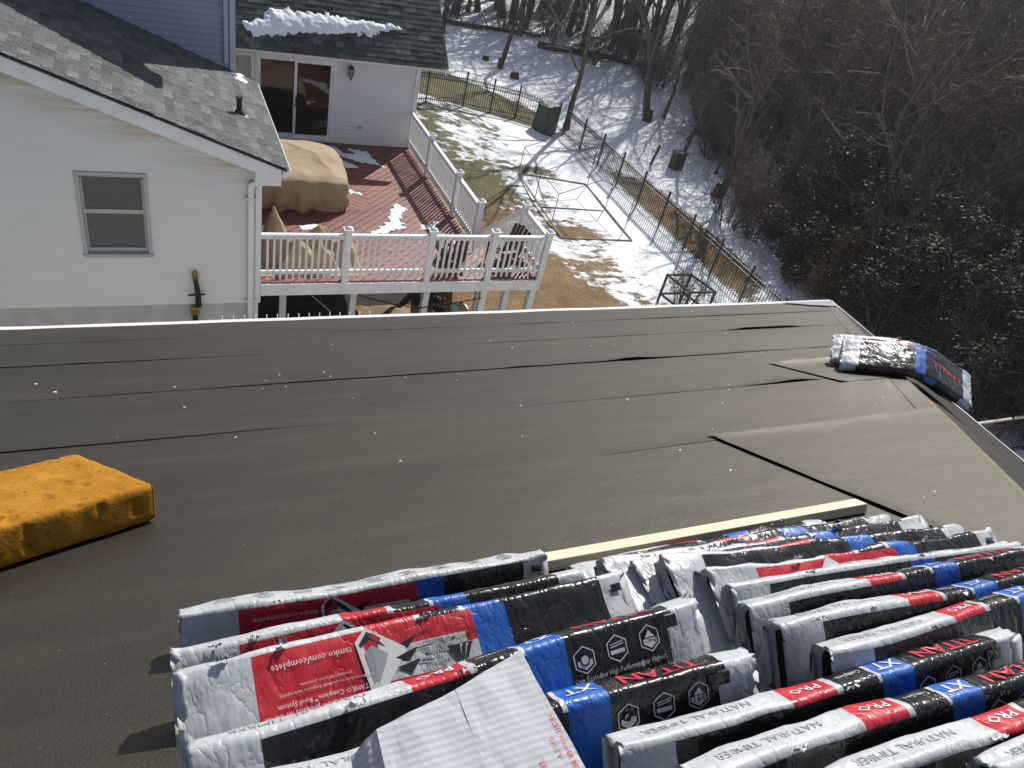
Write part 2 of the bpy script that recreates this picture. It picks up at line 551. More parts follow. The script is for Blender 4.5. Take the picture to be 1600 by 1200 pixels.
class MB:
    def __init__(self):
        self.v, self.f = [], []
    def add(self, vs, fs):
        o = len(self.v)
        self.v.extend([tuple(p) for p in vs])
        self.f.extend([tuple(i + o for i in q) for q in fs])
        return self
    def box(self, c, s, R=None):
        hx, hy, hz = s[0] / 2, s[1] / 2, s[2] / 2
        P = [Vector((x, y, z)) for z in (-hz, hz) for y in (-hy, hy) for x in (-hx, hx)]
        if R is not None:
            P = [R @ p for p in P]
        c = Vector(c)
        return self.add([p + c for p in P], [(0, 2, 3, 1), (4, 5, 7, 6), (0, 1, 5, 4), (2, 6, 7, 3), (0, 4, 6, 2), (1, 3, 7, 5)])
    def bar(self, a, b, w, h, up=(0, 0, 1)):
        """box beam from a to b"""
        a, b = Vector(a), Vector(b)
        d = (b - a)
        L = d.length
        x = d / L
        z = Vector(up)
        y = z.cross(x).normalized()
        z = x.cross(y)
        R = Matrix((x, y, z)).transposed()
        return self.box((a + b) / 2, (L, w, h), R)
    def tube(self, pts, rad, n=6, cap=True):
        pts = [Vector(p) for p in pts]
        if not isinstance(rad, (list, tuple)):
            rad = [rad] * len(pts)
        rings = []
        for i, p in enumerate(pts):
            d = (pts[min(i + 1, len(pts) - 1)] - pts[max(i - 1, 0)]).normalized()
            a = d.cross(Vector((0.31, 0.52, 0.8))).normalized()
            b_ = d.cross(a)
            rings.append([p + (a * math.cos(2 * math.pi * k / n) + b_ * math.sin(2 * math.pi * k / n)) * rad[i] for k in range(n)])
        vs = [q for r in rings for q in r]
        fs = []
        for i in range(len(pts) - 1):
            for k in range(n):
                k2 = (k + 1) % n
                fs.append((i * n + k, i * n + k2, (i + 1) * n + k2, (i + 1) * n + k))
        if cap:
            fs.append(tuple(range(n - 1, -1, -1)))
            fs.append(tuple((len(pts) - 1) * n + k for k in range(n)))
        return self.add(vs, fs)
    def prism(self, poly, d):
        """polygon (3D points) extruded by vector d"""
        n = len(poly)
        d = Vector(d)
        P = [Vector(p) for p in poly]
        vs = P + [p + d for p in P]
        fs = [tuple(range(n)), tuple(range(2 * n - 1, n - 1, -1))]
        for i in range(n):
            j = (i + 1) % n
            fs.append((i, i + n, j + n, j))
        return self.add(vs, fs)
    def build(self, name, mat, parent=None, smooth=False, loc=None, bevel=0):
        o = mk(name, self.v, self.f, mat, parent, smooth=smooth, loc=loc)
        if bevel:
            md = o.modifiers.new('bevel', 'BEVEL')
            md.width = bevel
            md.segments = 2
            md.limit_method = 'ANGLE'
        return o

def clip_half(poly, p, n):
    """keep the part of a 2D polygon where (q-p).n >= 0"""
    out = []
    for i in range(len(poly)):
        a, b = poly[i], poly[(i + 1) % len(poly)]
        da = (a[0] - p[0]) * n[0] + (a[1] - p[1]) * n[1]
        db = (b[0] - p[0]) * n[0] + (b[1] - p[1]) * n[1]
        if da >= 0:
            out.append(a)
        if da * db < 0:
            s = da / (da - db)
            out.append((a[0] + (b[0] - a[0]) * s, a[1] + (b[1] - a[1]) * s))
    return out

def clip_rect(poly, x0, x1, y0, y1):
    for p, n in (((x0, 0), (1, 0)), ((x1, 0), (-1, 0)), ((0, y0), (0, 1)), ((0, y1), (0, -1))):
        poly = clip_half(poly, p, n)
        if len(poly) < 3:
            return []
    return poly

UNIT = {}
def unit_cube(mat):
    if mat.name not in UNIT:
        me = bpy.data.meshes.new('piece_' + mat.name)
        b = MB().box((0, 0, 0), (1, 1, 1))
        me.from_pydata(b.v, [], b.f)
        me.materials.append(mat)
        UNIT[mat.name] = me
    return UNIT[mat.name]

def piece(name, parent, mat, c, ax, ay, az):
    """shared unit cube placed with three axis vectors (full sizes)"""
    ax, ay, az = Vector(ax), Vector(ay), Vector(az)
    m = Matrix(((ax.x, ay.x, az.x, c[0]), (ax.y, ay.y, az.y, c[1]), (ax.z, ay.z, az.z, c[2]), (0, 0, 0, 1)))
    return link(name, unit_cube(mat), parent, matrix=m)

def fbm(x, y, z=0.0, s=1.0, oct=4):
    return noise.fractal(Vector((x * s, y * s, z)), 1.0, 2.0, oct)

def in_poly(x, y, poly):
    c = False
    j = len(poly) - 1
    for i in range(len(poly)):
        xi, yi = poly[i]
        xj, yj = poly[j]
        if (yi > y) != (yj > y) and x < (xj - xi) * (y - yi) / (yj - yi) + xi:
            c = not c
        j = i
    return c

def edge_dist(x, y, poly):
    d = 1e9
    for i in range(len(poly)):
        ax, ay = poly[i]
        bx, by = poly[(i + 1) % len(poly)]
        vx, vy = bx - ax, by - ay
        t = max(0, min(1, ((x - ax) * vx + (y - ay) * vy) / (vx * vx + vy * vy + 1e-12)))
        d = min(d, math.hypot(x - ax - vx * t, y - ay - vy * t))
    return d

def snow_blob(name, poly, o, e, s, n, thick, res, label, seed, group='snow left on the neighbouring house'):
    """patch of melting snow as a low mound over a plane frame (o, e, s, n); poly in (e, s) coordinates"""
    o, e, s, n = Vector(o), Vector(e), Vector(s), Vector(n)
    xs = [p[0] for p in poly]
    ys = [p[1] for p in poly]
    m = res * 3
    nx = int((max(xs) - min(xs) + 2 * m) / res) + 1
    ny = int((max(ys) - min(ys) + 2 * m) / res) + 1
    H = {}
    for i in range(nx):
        for j in range(ny):
            x = min(xs) - m + i * res
            y = min(ys) - m + j * res
            d = edge_dist(x, y, poly) * (1 if in_poly(x, y, poly) else -1)
            d += 0.09 * fbm(x, y, seed, 6.0, 4) + 0.03 * fbm(x, y, seed + 5, 20, 2)
            if d > -res * 0.6:
                h = thick * (1 - math.exp(-max(0, d) / (thick * 0.8 + 0.02))) * (0.85 + 0.35 * fbm(x, y, seed + 9, 3.5, 3))
                H[(i, j)] = (x, y, max(-0.004, h if d > 0 else -0.004))
    idx, vs, fs = {}, [], []
    for k, (x, y, h) in H.items():
        idx[k] = len(vs)
        vs.append(o + e * x + s * y + n * h)
    for (i, j) in H:
        q = [(i, j), (i + 1, j), (i + 1, j + 1), (i, j + 1)]
        if all(t in idx for t in q):
            fs.append(tuple(idx[t] for t in q))
    c = o + e * (sum(xs) / len(xs)) + s * (sum(ys) / len(ys))
    ob = mk(name, vs, fs, M['snow'], smooth=True, loc=c)
    return tag(ob, label, 'snow', group)

# text set as a flat mesh, mapped through a function (a, b) -> point
TXT = {}
def text_mesh(body, bold=0.0):
    key = (body, bold)
    if key in TXT:
        return TXT[key]
    cu = bpy.data.curves.new('lettering', 'FONT')
    cu.body = body
    cu.size = 1.0
    cu.align_x = 'CENTER'
    cu.align_y = 'CENTER'
    cu.resolution_u = 1
    cu.offset = bold
    ob = bpy.data.objects.new('lettering', cu)
    COL.objects.link(ob)
    dg = bpy.context.evaluated_depsgraph_get()
    me = ob.evaluated_get(dg).to_mesh()
    vs = [(v.co.x, v.co.y) for v in me.vertices]
    fs = [tuple(p.vertices) for p in me.polygons]
    ob.evaluated_get(dg).to_mesh_clear()
    bpy.data.objects.remove(ob)
    bpy.data.curves.remove(cu)
    TXT[key] = (vs, fs)
    return TXT[key]

# ------------------------------------------------------------------ terrain
def smooth(a, b, x):
    t = max(0.0, min(1.0, (x - a) / (b - a)))
    return t * t * (3 - 2 * t)

def ground_z(x, y):
    z = -10.5
    z += 0.2 * max(0, min(12, 16.2 - x)) * smooth(20, 28, y) * (1 - smooth(34, 46, y))
    z += 0.04 * max(0, min(10, 16 - x)) * (1 - smooth(20, 28, y))
    d = x * 0.76 + y * 0.65
    d = min(d, 130)
    z += 0.30 * max(0, d - 52) - 0.10 * max(0, d - 95)
    z += 0.10 * fbm(x, y, 1.3, 0.25, 3) * smooth(12, 18, x)
    z += 0.5 * fbm(x, y, 4.3, 0.07, 3) * smooth(22, 40, x)
    return z

WOODS_EDGE = [(14, 47), (20.5, 43), (25.0, 37.5), (22.4, 31.5), (21.8, 26.5), (19.4, 21.5), (18.6, 17.2), (20.4, 14.6), (21.2, 8.0)]
def in_woods(x, y):
    """positive inside the wood"""
    poly = WOODS_EDGE + [(400, 8.0), (400, 400), (14, 400)]
    return in_poly(x, y, poly)

def cover(x, y):
    snow, brown, lit = 0.85, 0.0, 0.0
    n = fbm(x, y, 7.7, 0.5, 4)
    def blob(cx, cy, rx, ry, amt):
        return amt * math.exp(-((x - cx) / rx) ** 2 - ((y - cy) / ry) ** 2)
    if x < 16.3:
        snow = 0.47 + 0.30 * smooth(11.8, 15.0, x + 0.12 * (y - 22)) + 0.10 * n
        snow -= blob(8.8, 24.0, 1.0, 2.2, 0.26) + blob(10.2, 22.0, 1.3, 1.2, 0.30) + blob(8.4, 20.4, 1.4, 1.8, 0.40)
        snow -= blob(12.9, 23.8, 1.2, 0.35, 0.28) + blob(12.4, 19.6, 1.2, 0.4, 0.28)
        b = smooth(12.4 - 0.45 * (y - 15) + 0.8 * n, 11.4 - 0.45 * (y - 15) + 0.8 * n, x) * smooth(21.5, 18.5, y)
        snow -= 0.6 * b
        brown = smooth(22.5, 19.5, y)
    else:
        st = smooth(16.3, 16.7, x) * smooth(18.6, 17.8, x) * smooth(14.5, 17.5, y) * smooth(26.5, 22.5, y)
        snow -= 0.75 * st
        snow -= 0.25 * smooth(17.6, 16.6, x)
        brown = st * smooth(24.5, 21.5, y)
        lit = 1.0 if in_woods(x, y) else 0.25
        snow = snow - (0.12 if lit > 0.5 else 0)
    if y > 28.3 and x < 18:
        snow -= 0.75 * smooth(34.8 - 0.35 * (x - 10), 32.6 - 0.35 * (x - 10), y) * smooth(17, 15, x)
        brown *= 0.2
        lit = max(lit, 0.2)
    return snow, brown, lit

def graded(lo, a, b, hi, fine):
    out = list(np.arange(a, b + 1e-6, fine))
    s = fine
    v = b
    while v < hi:
        s *= 1.22
        v += s
        out.append(v)
    s = fine
    v = a
    pre = []
    while v > lo:
        s *= 1.22
        v -= s
        pre.append(v)
    return pre[::-1] + out

gx = graded(-300, 6.0, 26.0, 420, 0.3)
gy = graded(-300, 12.0, 40.0, 420, 0.3)
gv, gc = [], []
for y in gy:
    for x in gx:
        gv.append((x, y, ground_z(x, y)))
        s_, b_, l_ = cover(x, y)
        gc.extend((max(0, s_), b_, l_, 1.0))
W_ = len(gx)
gf = [(j * W_ + i, j * W_ + i + 1, (j + 1) * W_ + i + 1, (j + 1) * W_ + i) for j in range(len(gy) - 1) for i in range(W_ - 1)]
ground = mk('ground', gv, gf, M['ground'], smooth=True)
att = ground.data.color_attributes.new('cover', 'FLOAT_COLOR', 'POINT')
att.data.foreach_set('color', gc)
tag(ground, 'snow covered yard and woodland floor with bare grass patches', kind='structure')

# ------------------------------------------------------------------ the house under the camera: hip roof in felt
EX, EY, EZ, PT = 8.79, 6.716, -4.6, 0.5
SL = math.hypot(1, PT)
def roof_z(y):
    return EZ + PT * (EY - y)
RN = Vector((0, PT, 1)).normalized()          # normal of the main plane
RS = Vector((0, -1, PT)).normalized()         # up the slope
def rp(x, s, h=0.0):
    """point on the main plane: x along the eave, s metres up from the eave, h above"""
    return Vector((x, EY, EZ)) + RS * s + RN * h
HN = Vector((PT, 0, 1)).normalized()
HS = Vector((-1, 0, PT)).normalized()

house = thing('felted_house', 'house under the camera with a hip roof covered in dark grey felt', 'house', (2, 2, -10.5))
HX0 = -6.0
RIDGE_S = 8.6 * SL / 1.0
RIDGE_S = (EY + 1.9) * SL
b = MB()
ry = EY - RIDGE_S / SL
rz = roof_z(ry)
hipx = EX - (EY - ry)
b.prism([(HX0, EY, EZ), (EX, EY, EZ), (hipx, ry, rz), (HX0, ry, rz)], (0, 0, -0.03))
b.build('roof_sheathing', M['old_wood'], house)
b = MB()
b.prism([(EX, EY, EZ), (EX, 2 * ry - EY, EZ), (hipx, ry, rz)], (0, 0, -0.03))
b.build('hip_sheathing', M['old_wood'], house)
b = MB()
b.prism([(HX0, 2 * ry - EY, EZ), (HX0, ry, rz), (hipx, ry, rz), (EX, 2 * ry - EY, EZ)], (0, 0, -0.03))
b.build('rear_roof', M['felt'], house)
b = MB().box(((HX0 + EX) / 2 - 0.2, EY - 0.3, (EZ - 10.6) / 2 - 0.05), (EX - HX0 - 0.4, 0.2, 10.6 + EZ - 0.3))
b.build('wall', M['siding'], house)
b = MB().box((EX - 0.3, EY - 6.6, (EZ - 10.6) / 2 - 0.05), (0.2, 12.4, 10.6 + EZ - 0.3))
b.build('wall', M['siding'], house)
b = MB().box(((HX0 + EX) / 2, EY - 0.015, EZ - 0.14), (EX - HX0, 0.03, 0.2))
b.build('fascia', M['trim_white'], house)
b = MB().box((EX - 0.015, EY - 6.7, EZ - 0.14), (0.03, 13.3, 0.2))
b.build('fascia', M['trim_white'], house)
# white drip edges, slightly wavy
for axis in (0, 1):
    vs, fs = [], []
    n_ = 90
    L_ = EX - HX0 if axis == 0 else 13.0
    prof = [(-0.055, 0.006), (0.004, 0.016), (0.026, 0.010), (0.029, -0.045)]
    for i in range(n_ + 1):
        q = L_ * i / n_
        wob = 0.006 * fbm(q, axis, 3.1, 1.2, 3)
        for (o_, z_) in prof:
            if axis == 0:
                vs.append(Vector((EX - q, EY + o_, EZ - PT * o_ * (1 if o_ < 0 else 0) + z_ + wob)))
            else:
                vs.append(Vector((EX + o_, EY - q, EZ - PT * o_ * (1 if o_ < 0 else 0) + z_ + wob)))
    k = len(prof)
    for i in range(n_):
        for j in range(k - 1):
            fs.append((i * k + j, i * k + j + 1, (i + 1) * k + j + 1, (i + 1) * k + j))
    mk('drip_edge', vs, fs, M['galv'], house)

# felt courses, each lapped over the one below
LAPS = [0.0, 0.95, 1.96, 3.05, 4.12, 5.10, RIDGE_S]
def hip_limit(s):
    return EX - s / SL
def felt_sheet(name, s0, s1, x0, x1fun, seed, lip, parent, dx=0.09, left_lip=0.0, base=0.003, lift=0.02, topedge=False):
    D = [0, .005, .010, .016, .024, .034, .046, .065, .10, .17, .26] + [.26 + (s1 - s0 - .26) * q / 6 for q in range(1, 7)]
    ns = len(D) - 1
    cols = []
    x1m = x1fun(s0)
    nx_ = int((x1m - x0) / dx) + 1
    vs, fs = [], []
    for j in range(ns + 1):
        s = (s1 - D[ns - j]) if topedge else (s0 + D[j])
        f = D[j] / (s1 - s0)
        ff = D[ns - j] / (s1 - s0)
        for i in range(nx_ + 1):
            q = i / nx_
            x = x0 + (x1fun(s) - x0) * q
            edge_w = 0.012 * fbm(x, seed, 0.5, 0.9, 3)
            ss = s + edge_w * (1 - (ff if topedge else f))
            d = (s1 - s) if topedge else (s - s0)
            lf = max(0.0, fbm(x, seed * 3.1, 2.2, 0.7, 3) - 0.36) * lift * 5
            lf = min(lf, lift)
            h = base + lip * (0.35 + 1.6 * max(0.0, 0.5 + fbm(x, seed, 7.7, 0.45, 3))) * math.exp(-(d / 0.06) ** 2) + lf * math.exp(-(d / 0.07) ** 2)
            h += 0.0025 * (0.5 + 0.5 * fbm(x * 0.5, ss * 2.0, seed, 1.4, 4)) * smooth(0, 0.12, d)
            h += 0.004 * max(0.0, fbm(x * 0.35, ss * 1.3, seed + 9, 1.1, 3) - 0.25)
            if left_lip:
                h += left_lip * math.exp(-((x - x0) / 0.045) ** 2) * (0.75 + 0.5 * fbm(ss, 1, 2, 3.0, 2))
            vs.append(rp(x, ss, h))
    w = nx_ + 1
    for j in range(ns):
        for i in range(nx_):
            fs.append((j * w + i, j * w + i + 1, (j + 1) * w + i + 1, (j + 1) * w + i))
    return mk(name, vs, fs, M['felt'], parent, smooth=True)
for i in range(len(LAPS) - 1):
    s0, s1 = max(0.0, LAPS[i] - 0.08), min(LAPS[i + 1], RIDGE_S)
    lip = 0.0045 if i < 4 else 0.002
    felt_sheet('felt_course', s0, s1, HX0, lambda s: hip_limit(s) + 0.012, 3.7 * i + 1, lip, house, lift=(0.018 if i in (1, 2, 3) else 0.003), topedge=True)
# patch sheet by the hip, lifted at its cut end
felt_sheet('felt_patch', 5.02, 6.9, 2.55, lambda s: hip_limit(s) + 0.02, 41.3, 0.008, house, dx=0.06, left_lip=0.013, base=0.007, lift=0.008)
felt_sheet('felt_patch', 3.52, 4.25, 4.35, lambda s: hip_limit(s) + 0.02, 57.3, 0.016, house, dx=0.05, left_lip=0.010, base=0.006, lift=0.02)
# felt over the hip plane
vs, fs = [], []
nj, ni = 40, 8
for j in range(nj + 1):
    t = j / nj * (EY - ry)
    for i in range(ni + 1):
        q = i / ni
        xh = EX - t
        x = xh - 0.16 + (EX + 0.0 - (xh - 0.16)) * q
        y = EY - t
        if x < xh:
            p = Vector((x, y, roof_z(y))) + RN * (0.0085 + 0.007 * smooth(-0.16, 0.0, x - xh))
        else:
            p = Vector((x, y, EZ + PT * (EX - x))) + HN * (0.012 + 0.006 * fbm(x, y, 8, 2, 3))
        vs.append(p)
for j in range(nj):
    for i in range(ni):
        fs.append((j * (ni + 1) + i, j * (ni + 1) + i + 1, (j + 1) * (ni + 1) + i + 1, (j + 1) * (ni + 1) + i))
mk('hip_felt', vs, fs, M['felt'], house, smooth=True)
# bare corner flashing at the eave corner
M['flashing'] = plain('flashing', (0.26, 0.26, 0.27), 0.5, 0.15, 5, 0.1)
def on_roof(x, y, h=0.02):
    return Vector((x, y, roof_z(y))) + RN * h
b = MB().prism([on_roof(7.75, 6.62), on_roof(8.72, 6.65), on_roof(8.20, 6.13), on_roof(7.95, 6.30)], RN * 0.004)
b.build('corner_flashing', M['flashing'], house)
# row of small gutter clips that peep over the eave
for i in range(15):
    x = 0.55 + i * 0.107
    piece('gutter_clip', house, M['trim_white'], (x, EY + 0.05, EZ + 0.012), (0.009, 0, 0), (0, 0.012, 0), (0, 0, 0.05))

# ------------------------------------------------------------------ shingle bundles in printed plastic
FILMS = [M['film_white'], M['film_black'], M['film_red'], M['film_blue'], M['shingle_core']]
WH, BK, RD, BL, CO = range(5)
ICON_HEX = [(math.sin(math.pi / 3 * k), math.cos(math.pi / 3 * k)) for k in range(6)]

def zone(zs, a):
    for a0, a1, m in zs:
        if a0 <= a < a1:
            return m
    return WH

STRIP_B = [(0, .36, WH), (.36, .47, RD), (.47, .485, WH), (.485, .575, BK), (.575, .585, WH), (.585, .67, BL), (.67, .93, BK), (.93, 1.1, WH)]
STRIP_T = [(0, 1.1, WH)]
STRIP_K = [(0, .12, WH), (.12, .40, BK), (.40, .48, BL), (.48, .56, BK), (.56, .64, RD), (.64, 1.1, WH)]
TOP_A = [(0, .13, WH), (.13, .60, RD), (.60, .68, BL), (.68, .93, BK), (.93, 1.1, WH)]
TOP_B = [(0, .10, WH), (.10, .585, BK), (.585, .67, BL), (.67, .91, BK), (.91, 1.1, WH)]
TOP_H = [(0, .12, WH), (.12, .50, BK), (.50, .58, BL), (.58, .92, BK), (.92, 1.1, WH)]

def make_bundle(label, P, u, w, top, strip, seed, T=0.075, L=1.0, W=0.337, bend=None, texts=(), marks=(), stripe=False, group='shingle bundles on the roof', amp=1.0, low=0.0, r=0.014):
    """P: left end of the far top edge, u: along the length, w: from the far edge to the near edge"""
    P, u = Vector(P), Vector(u).normalized()
    w = Vector(w)
    w = (w - u * w.dot(u)).normalized()
    n = u.cross(w)
    if n.z < 0:
        n = -n
    def place(a, b_, c):
        if bend is None:
            c = c + 0.016 * fbm(a * 1.6, seed, 5.5, 1.0, 2) - 0.010 * math.sin(math.pi * max(0, min(1, a / L)))
            b_ = b_ + 0.018 * fbm(a * 1.4, seed, 8.5, 1.0, 2)
            return P + u * a + w * b_ + n * c
        piv, ang = bend                                    # bends down softly beyond piv
        k = 0.16
        if a < piv - k:
            return P + u * a + w * b_ + n * c
        t = min(1.0, (a - piv + k) / (2 * k))
        th = ang * t
        Rr = 2 * k / ang
        x = piv - k + Rr * math.sin(th)
        z = -Rr * (1 - math.cos(th))
        du = u * math.cos(th) - n * math.sin(th)
        dn = n * math.cos(th) + u * math.sin(th)
        q = P + u * x + n * z
        ex = max(0.0, a - piv - k)
        return q + du * ex + w * b_ + dn * c
    def wr(a, b_):
        e = min(a, L - a)
        v = 0.0045 * fbm(a * 0.8 + b_ * 1.2, b_ * 0.7 - a * 0.5, seed, 11, 3) + 0.004 * fbm(a, b_, seed + 3, 4, 2)
        v += 0.007 * math.exp(-e / 0.09) * fbm(a * 0.3, b_ * 1.8, seed + 7, 18, 2)
        return v * amp
    if low:
        P = P + n * (T * low)
    cuts = sorted(set([round(x, 4) for x in list(np.linspace(0, 1, 41)) + [z_[0] for z_ in top] + [z_[0] for z_ in strip] + ([.395] if stripe else [])]))
    cuts = [c for c in cuts if 0 <= c <= 1]
    # cross-section loop: far strip (bottom to top), top, near strip, bottom
    loop = []
    for k in range(6):
        loop.append((0.0, -T + r + (T - 2 * r) * k / 5, -1, 0, 'strip'))
    for k in (1, 2):
        an = math.pi / 2 * k / 3
        loop.append((r - r * math.cos(an), -r + r * math.sin(an), -math.cos(an), math.sin(an), 'strip'))
    nb = 14
    stops = [r + (W - 2 * r) * k / nb for k in range(nb + 1)]
    for s in stops:
        loop.append((s, 0.0, 0, 1, 'top'))
    for k in (1, 2):
        an = math.pi / 2 * k / 3
        loop.append((W - r + r * math.sin(an), -r + r * math.cos(an), math.sin(an), math.cos(an), 'near'))
    for k in range(5):
        loop.append((W, -r - (T - 2 * r) * k / 4, 1, 0, 'near'))
    for k in range(6):
        loop.append((W - r - (W - 2 * r) * k / 5, -T, 0, -1, 'bottom'))
    m_ = len(loop)
    vs, fs, fm = [], [], []
    def point(a, i):
        b_, c, nb_, nc, sd = loop[i]
        e = min(a, L - a)
        sq = 1 - 0.22 * math.exp(-e / 0.02)                # ends tuck in a little
        c2 = -T / 2 + (c + T / 2) * sq
        d = wr(a, b_ + c * 1.7) * (1.0 if sd != 'bottom' else 0.3)
        return place(a, b_ + nb_ * d, c2 + nc * d)
    for c_ in cuts:
        for i in range(m_):
            vs.append(point(c_ * L, i))
    for j in range(len(cuts) - 1):
        am = (cuts[j] + cuts[j + 1]) / 2
        for i in range(m_):
            i2 = (i + 1) % m_
            fs.append((j * m_ + i, j * m_ + i2, (j + 1) * m_ + i2, (j + 1) * m_ + i))
            sd = loop[i][4]
            if sd == 'top':
                mt = zone(top, am)
                bb = (loop[i][0] + loop[i2][0]) / 2
                if stripe and .395 < am < .60 and 0.052 < bb - 0.02 * (am - .4) / .2 < 0.125:
                    mt = WH
                if loop[i2][4] != 'top':
                    mt = zone(top, am)
            elif sd == 'strip':
                mt = zone(strip, am)
            else:
                mt = zone(TOP_B, am)
            fm.append(mt)
    # ends: film ring turned in, dark stack of shingles behind
    for end in (0, 1):
        j = 0 if end == 0 else len(cuts) - 1
        sgn = -1 if end == 0 else 1
        base = j * m_
        cb, cc = W / 2, -T / 2
        ring_ids = []
        for f_, o_ in ((0.93, 0.010), (0.84, -0.02)):
            ids = []
            for i in range(m_):
                b_, c, _, _, sd = loop[i]
                wob = 1 + 0.10 * fbm(b_ * 9, c * 20, seed + end * 3 + f_, 2.0, 3)
                bb = cb + (b_ - cb) * (f_ * wob + 0.06)
                c2 = cc + (c - cc) * f_ * wob * 0.9
                ids.append(len(vs))
                vs.append(place((0 if end == 0 else L) + sgn * o_, bb, c2))
            ring_ids.append(ids)
        prev = [base + i for i in range(m_)]
        for q, ids in enumerate(ring_ids):
            for i in range(m_):
                i2 = (i + 1) % m_
                quad = (prev[i], prev[i2], ids[i2], ids[i])
                fs.append(quad if end == 1 else quad[::-1])
                fm.append(WH)
            prev = ids
        cap = tuple(prev) if end == 1 else tuple(prev[::-1])
        fs.append(cap)
        fm.append(CO)
    root = thing('shingle_bundle', label, 'shingle bundle', place(L / 2, W / 2, -T), group)
    mk('wrapper', vs, fs, FILMS, root, fm, smooth=True)
    def top_pt(a, b_):
        d = wr(a, b_)
        return place(a, b_, d + 0.0014)
    def strip_pt(a, c):
        d = wr(a, c * 1.7)
        return place(a, -d - 0.0016, c)
    for (side, body, ac, bc, size, rot, mat, bold, sx) in texts:
        tv, tf = text_mesh(body, bold)
        out = []
        for (x, y) in tv:
            if rot == 180:
                x, y = -x, -y
            elif rot == 90:
                x, y = -y, x
            elif rot == -90:
                x, y = y, -x
            xx, yy = x * size * sx, y * size
            if side == 'top':
                out.append(top_pt(ac * L + xx, bc - yy) + n * 0.0030)
            else:
                out.append(strip_pt(ac * L + xx, -T / 2 - yy))
        mk('printed_lettering', out, tf, mat, root)
    for mi, (poly, mat) in enumerate(marks):
        out = [top_pt(x * L, y) + n * (0.00012 * mi) for x, y in poly]
        mk('printed_mark', out, [tuple(range(len(out)))], mat, root)
    rt = random.Random(int(seed * 100))
    for k in range(rt.choice([1, 2, 2, 3])):
        a0 = rt.uniform(.06, .92) * L
        base_p = place(a0, 0.004, 0.001)
        tw, th_ = rt.uniform(.015, .045), rt.uniform(.008, .022)
        tv, tf = [], []
        for j in range(5):
            for i in range(7):
                q = base_p + u * ((i / 6 - .5) * tw * (1 - .12 * j)) + (n * .7 - w * rt.uniform(-.2, .5)) * (th_ * j / 4)
                tv.append(q + Vector((rt.gauss(0, .0022), rt.gauss(0, .0022), rt.gauss(0, .0016))))
        for j in range(4):
            for i in range(6):
                tf.append((j * 7 + i, j * 7 + i + 1, (j + 1) * 7 + i + 1, (j + 1) * 7 + i))
        mk('torn_film', tv, tf, M['film_white'], root, smooth=True)
    return root, top_pt

def icon(ac, bc, r, kind):
    """hexagon badge outline with a simple pictogram"""
    out = []
    k = 0.9
    for i in range(6):
        (x0, y0), (x1, y1) = ICON_HEX[i], ICON_HEX[(i + 1) % 6]
        out.append(([(ac + x0 * r, bc - y0 * r), (ac + x1 * r, bc - y1 * r), (ac + x1 * r * k, bc - y1 * r * k), (ac + x0 * r * k, bc - y0 * r * k)], M['ink_white']))
    h = r * 0.72
    out.append(([(ac + x * h, bc - (y * h if y < 0.2 else -0.02 * h)) for x, y in ICON_HEX], M['ink_white']) if kind != 'layer' else
               ([(ac - h * .87, bc + h * .5), (ac + h * .87, bc + h * .5), (ac + h * .87, bc + h * .1), (ac - h * .87, bc + h * .1)], M['ink_white']))
    if kind == 'clock':
        c = []
        for i in range(14):
            an = 2 * math.pi * i / 14
            c.append((ac + math.cos(an) * r * .42, bc + math.sin(an) * r * .42))
        out.append((c, M['film_black']))
        c2 = [(ac + (x - ac) * .72, bc + (y - bc) * .72) for x, y in c]
        out.append((c2, M['ink_white']))
    if kind == 'layer':
        for q in (-0.5, -0.25):
            out.append(([(ac - h * .8, bc + h * q), (ac + h * .8, bc + h * (q - .2)), (ac + h * .8, bc + h * (q - .1)), (ac - h * .8, bc + h * (q + .1))], M['ink_white']))
    if kind == 'wind':
        out.append(([(ac - h * .6, bc - h * .1), (ac, bc - h * .8), (ac + h * .6, bc - h * .1)], M['ink_white']))
    return out

IW, IB, IG, IR = M['ink_white'], M['ink_black'], M['ink_grey'], M['ink_red']
TXT_B = [('top', 'Our Fastest', .705, .090, .0155, 0, IW, .0, .85), ('top', 'Installation Ever', .705, .108, .0155, 0, IW, .0, .85),
         ('top', 'Our High Performing,', .782, .090, .0150, 0, IW, .0, .82), ('top', 'Weathering Layer', .782, .108, .0150, 0, IW, .0, .82),
         ('top', 'Our Highest', .860, .090, .0150, 0, IW, .0, .85), ('top', 'Wind Protection Ever', .860, .108, .0150, 0, IW, .0, .78),
         ('top', '160', .860, .053, .022, 0, IB, .01, 1), ('top', 'NATURAL TIMBER', .952, .12, .017, -90, IG, 0, .9)]
MK_B = icon(.705, .054, .027, 'clock') + icon(.782, .050, .027, 'layer') + icon(.860, .048, .027, 'wind') + \
    [([(.885, .0155), (.935, .0155), (.935, .04), (.885, .04)], M['film_black'])]
STRIP_TXT = [('strip', 'PRO', .415, 0, .030, 180, IW, .012, 1.3), ('strip', 'XT', .628, 0, .040, 180, IW, .012, 1.2),
             ('strip', 'TITAN', .80, 0, .046, 180, IR, .02, 1.35), ('strip', 'NATURAL TIMBER', .17, 0, .024, 180, IG, 0, 1.2),
             ('strip', 'Complete', .53, 0, .016, 180, IW, 0, 1)]
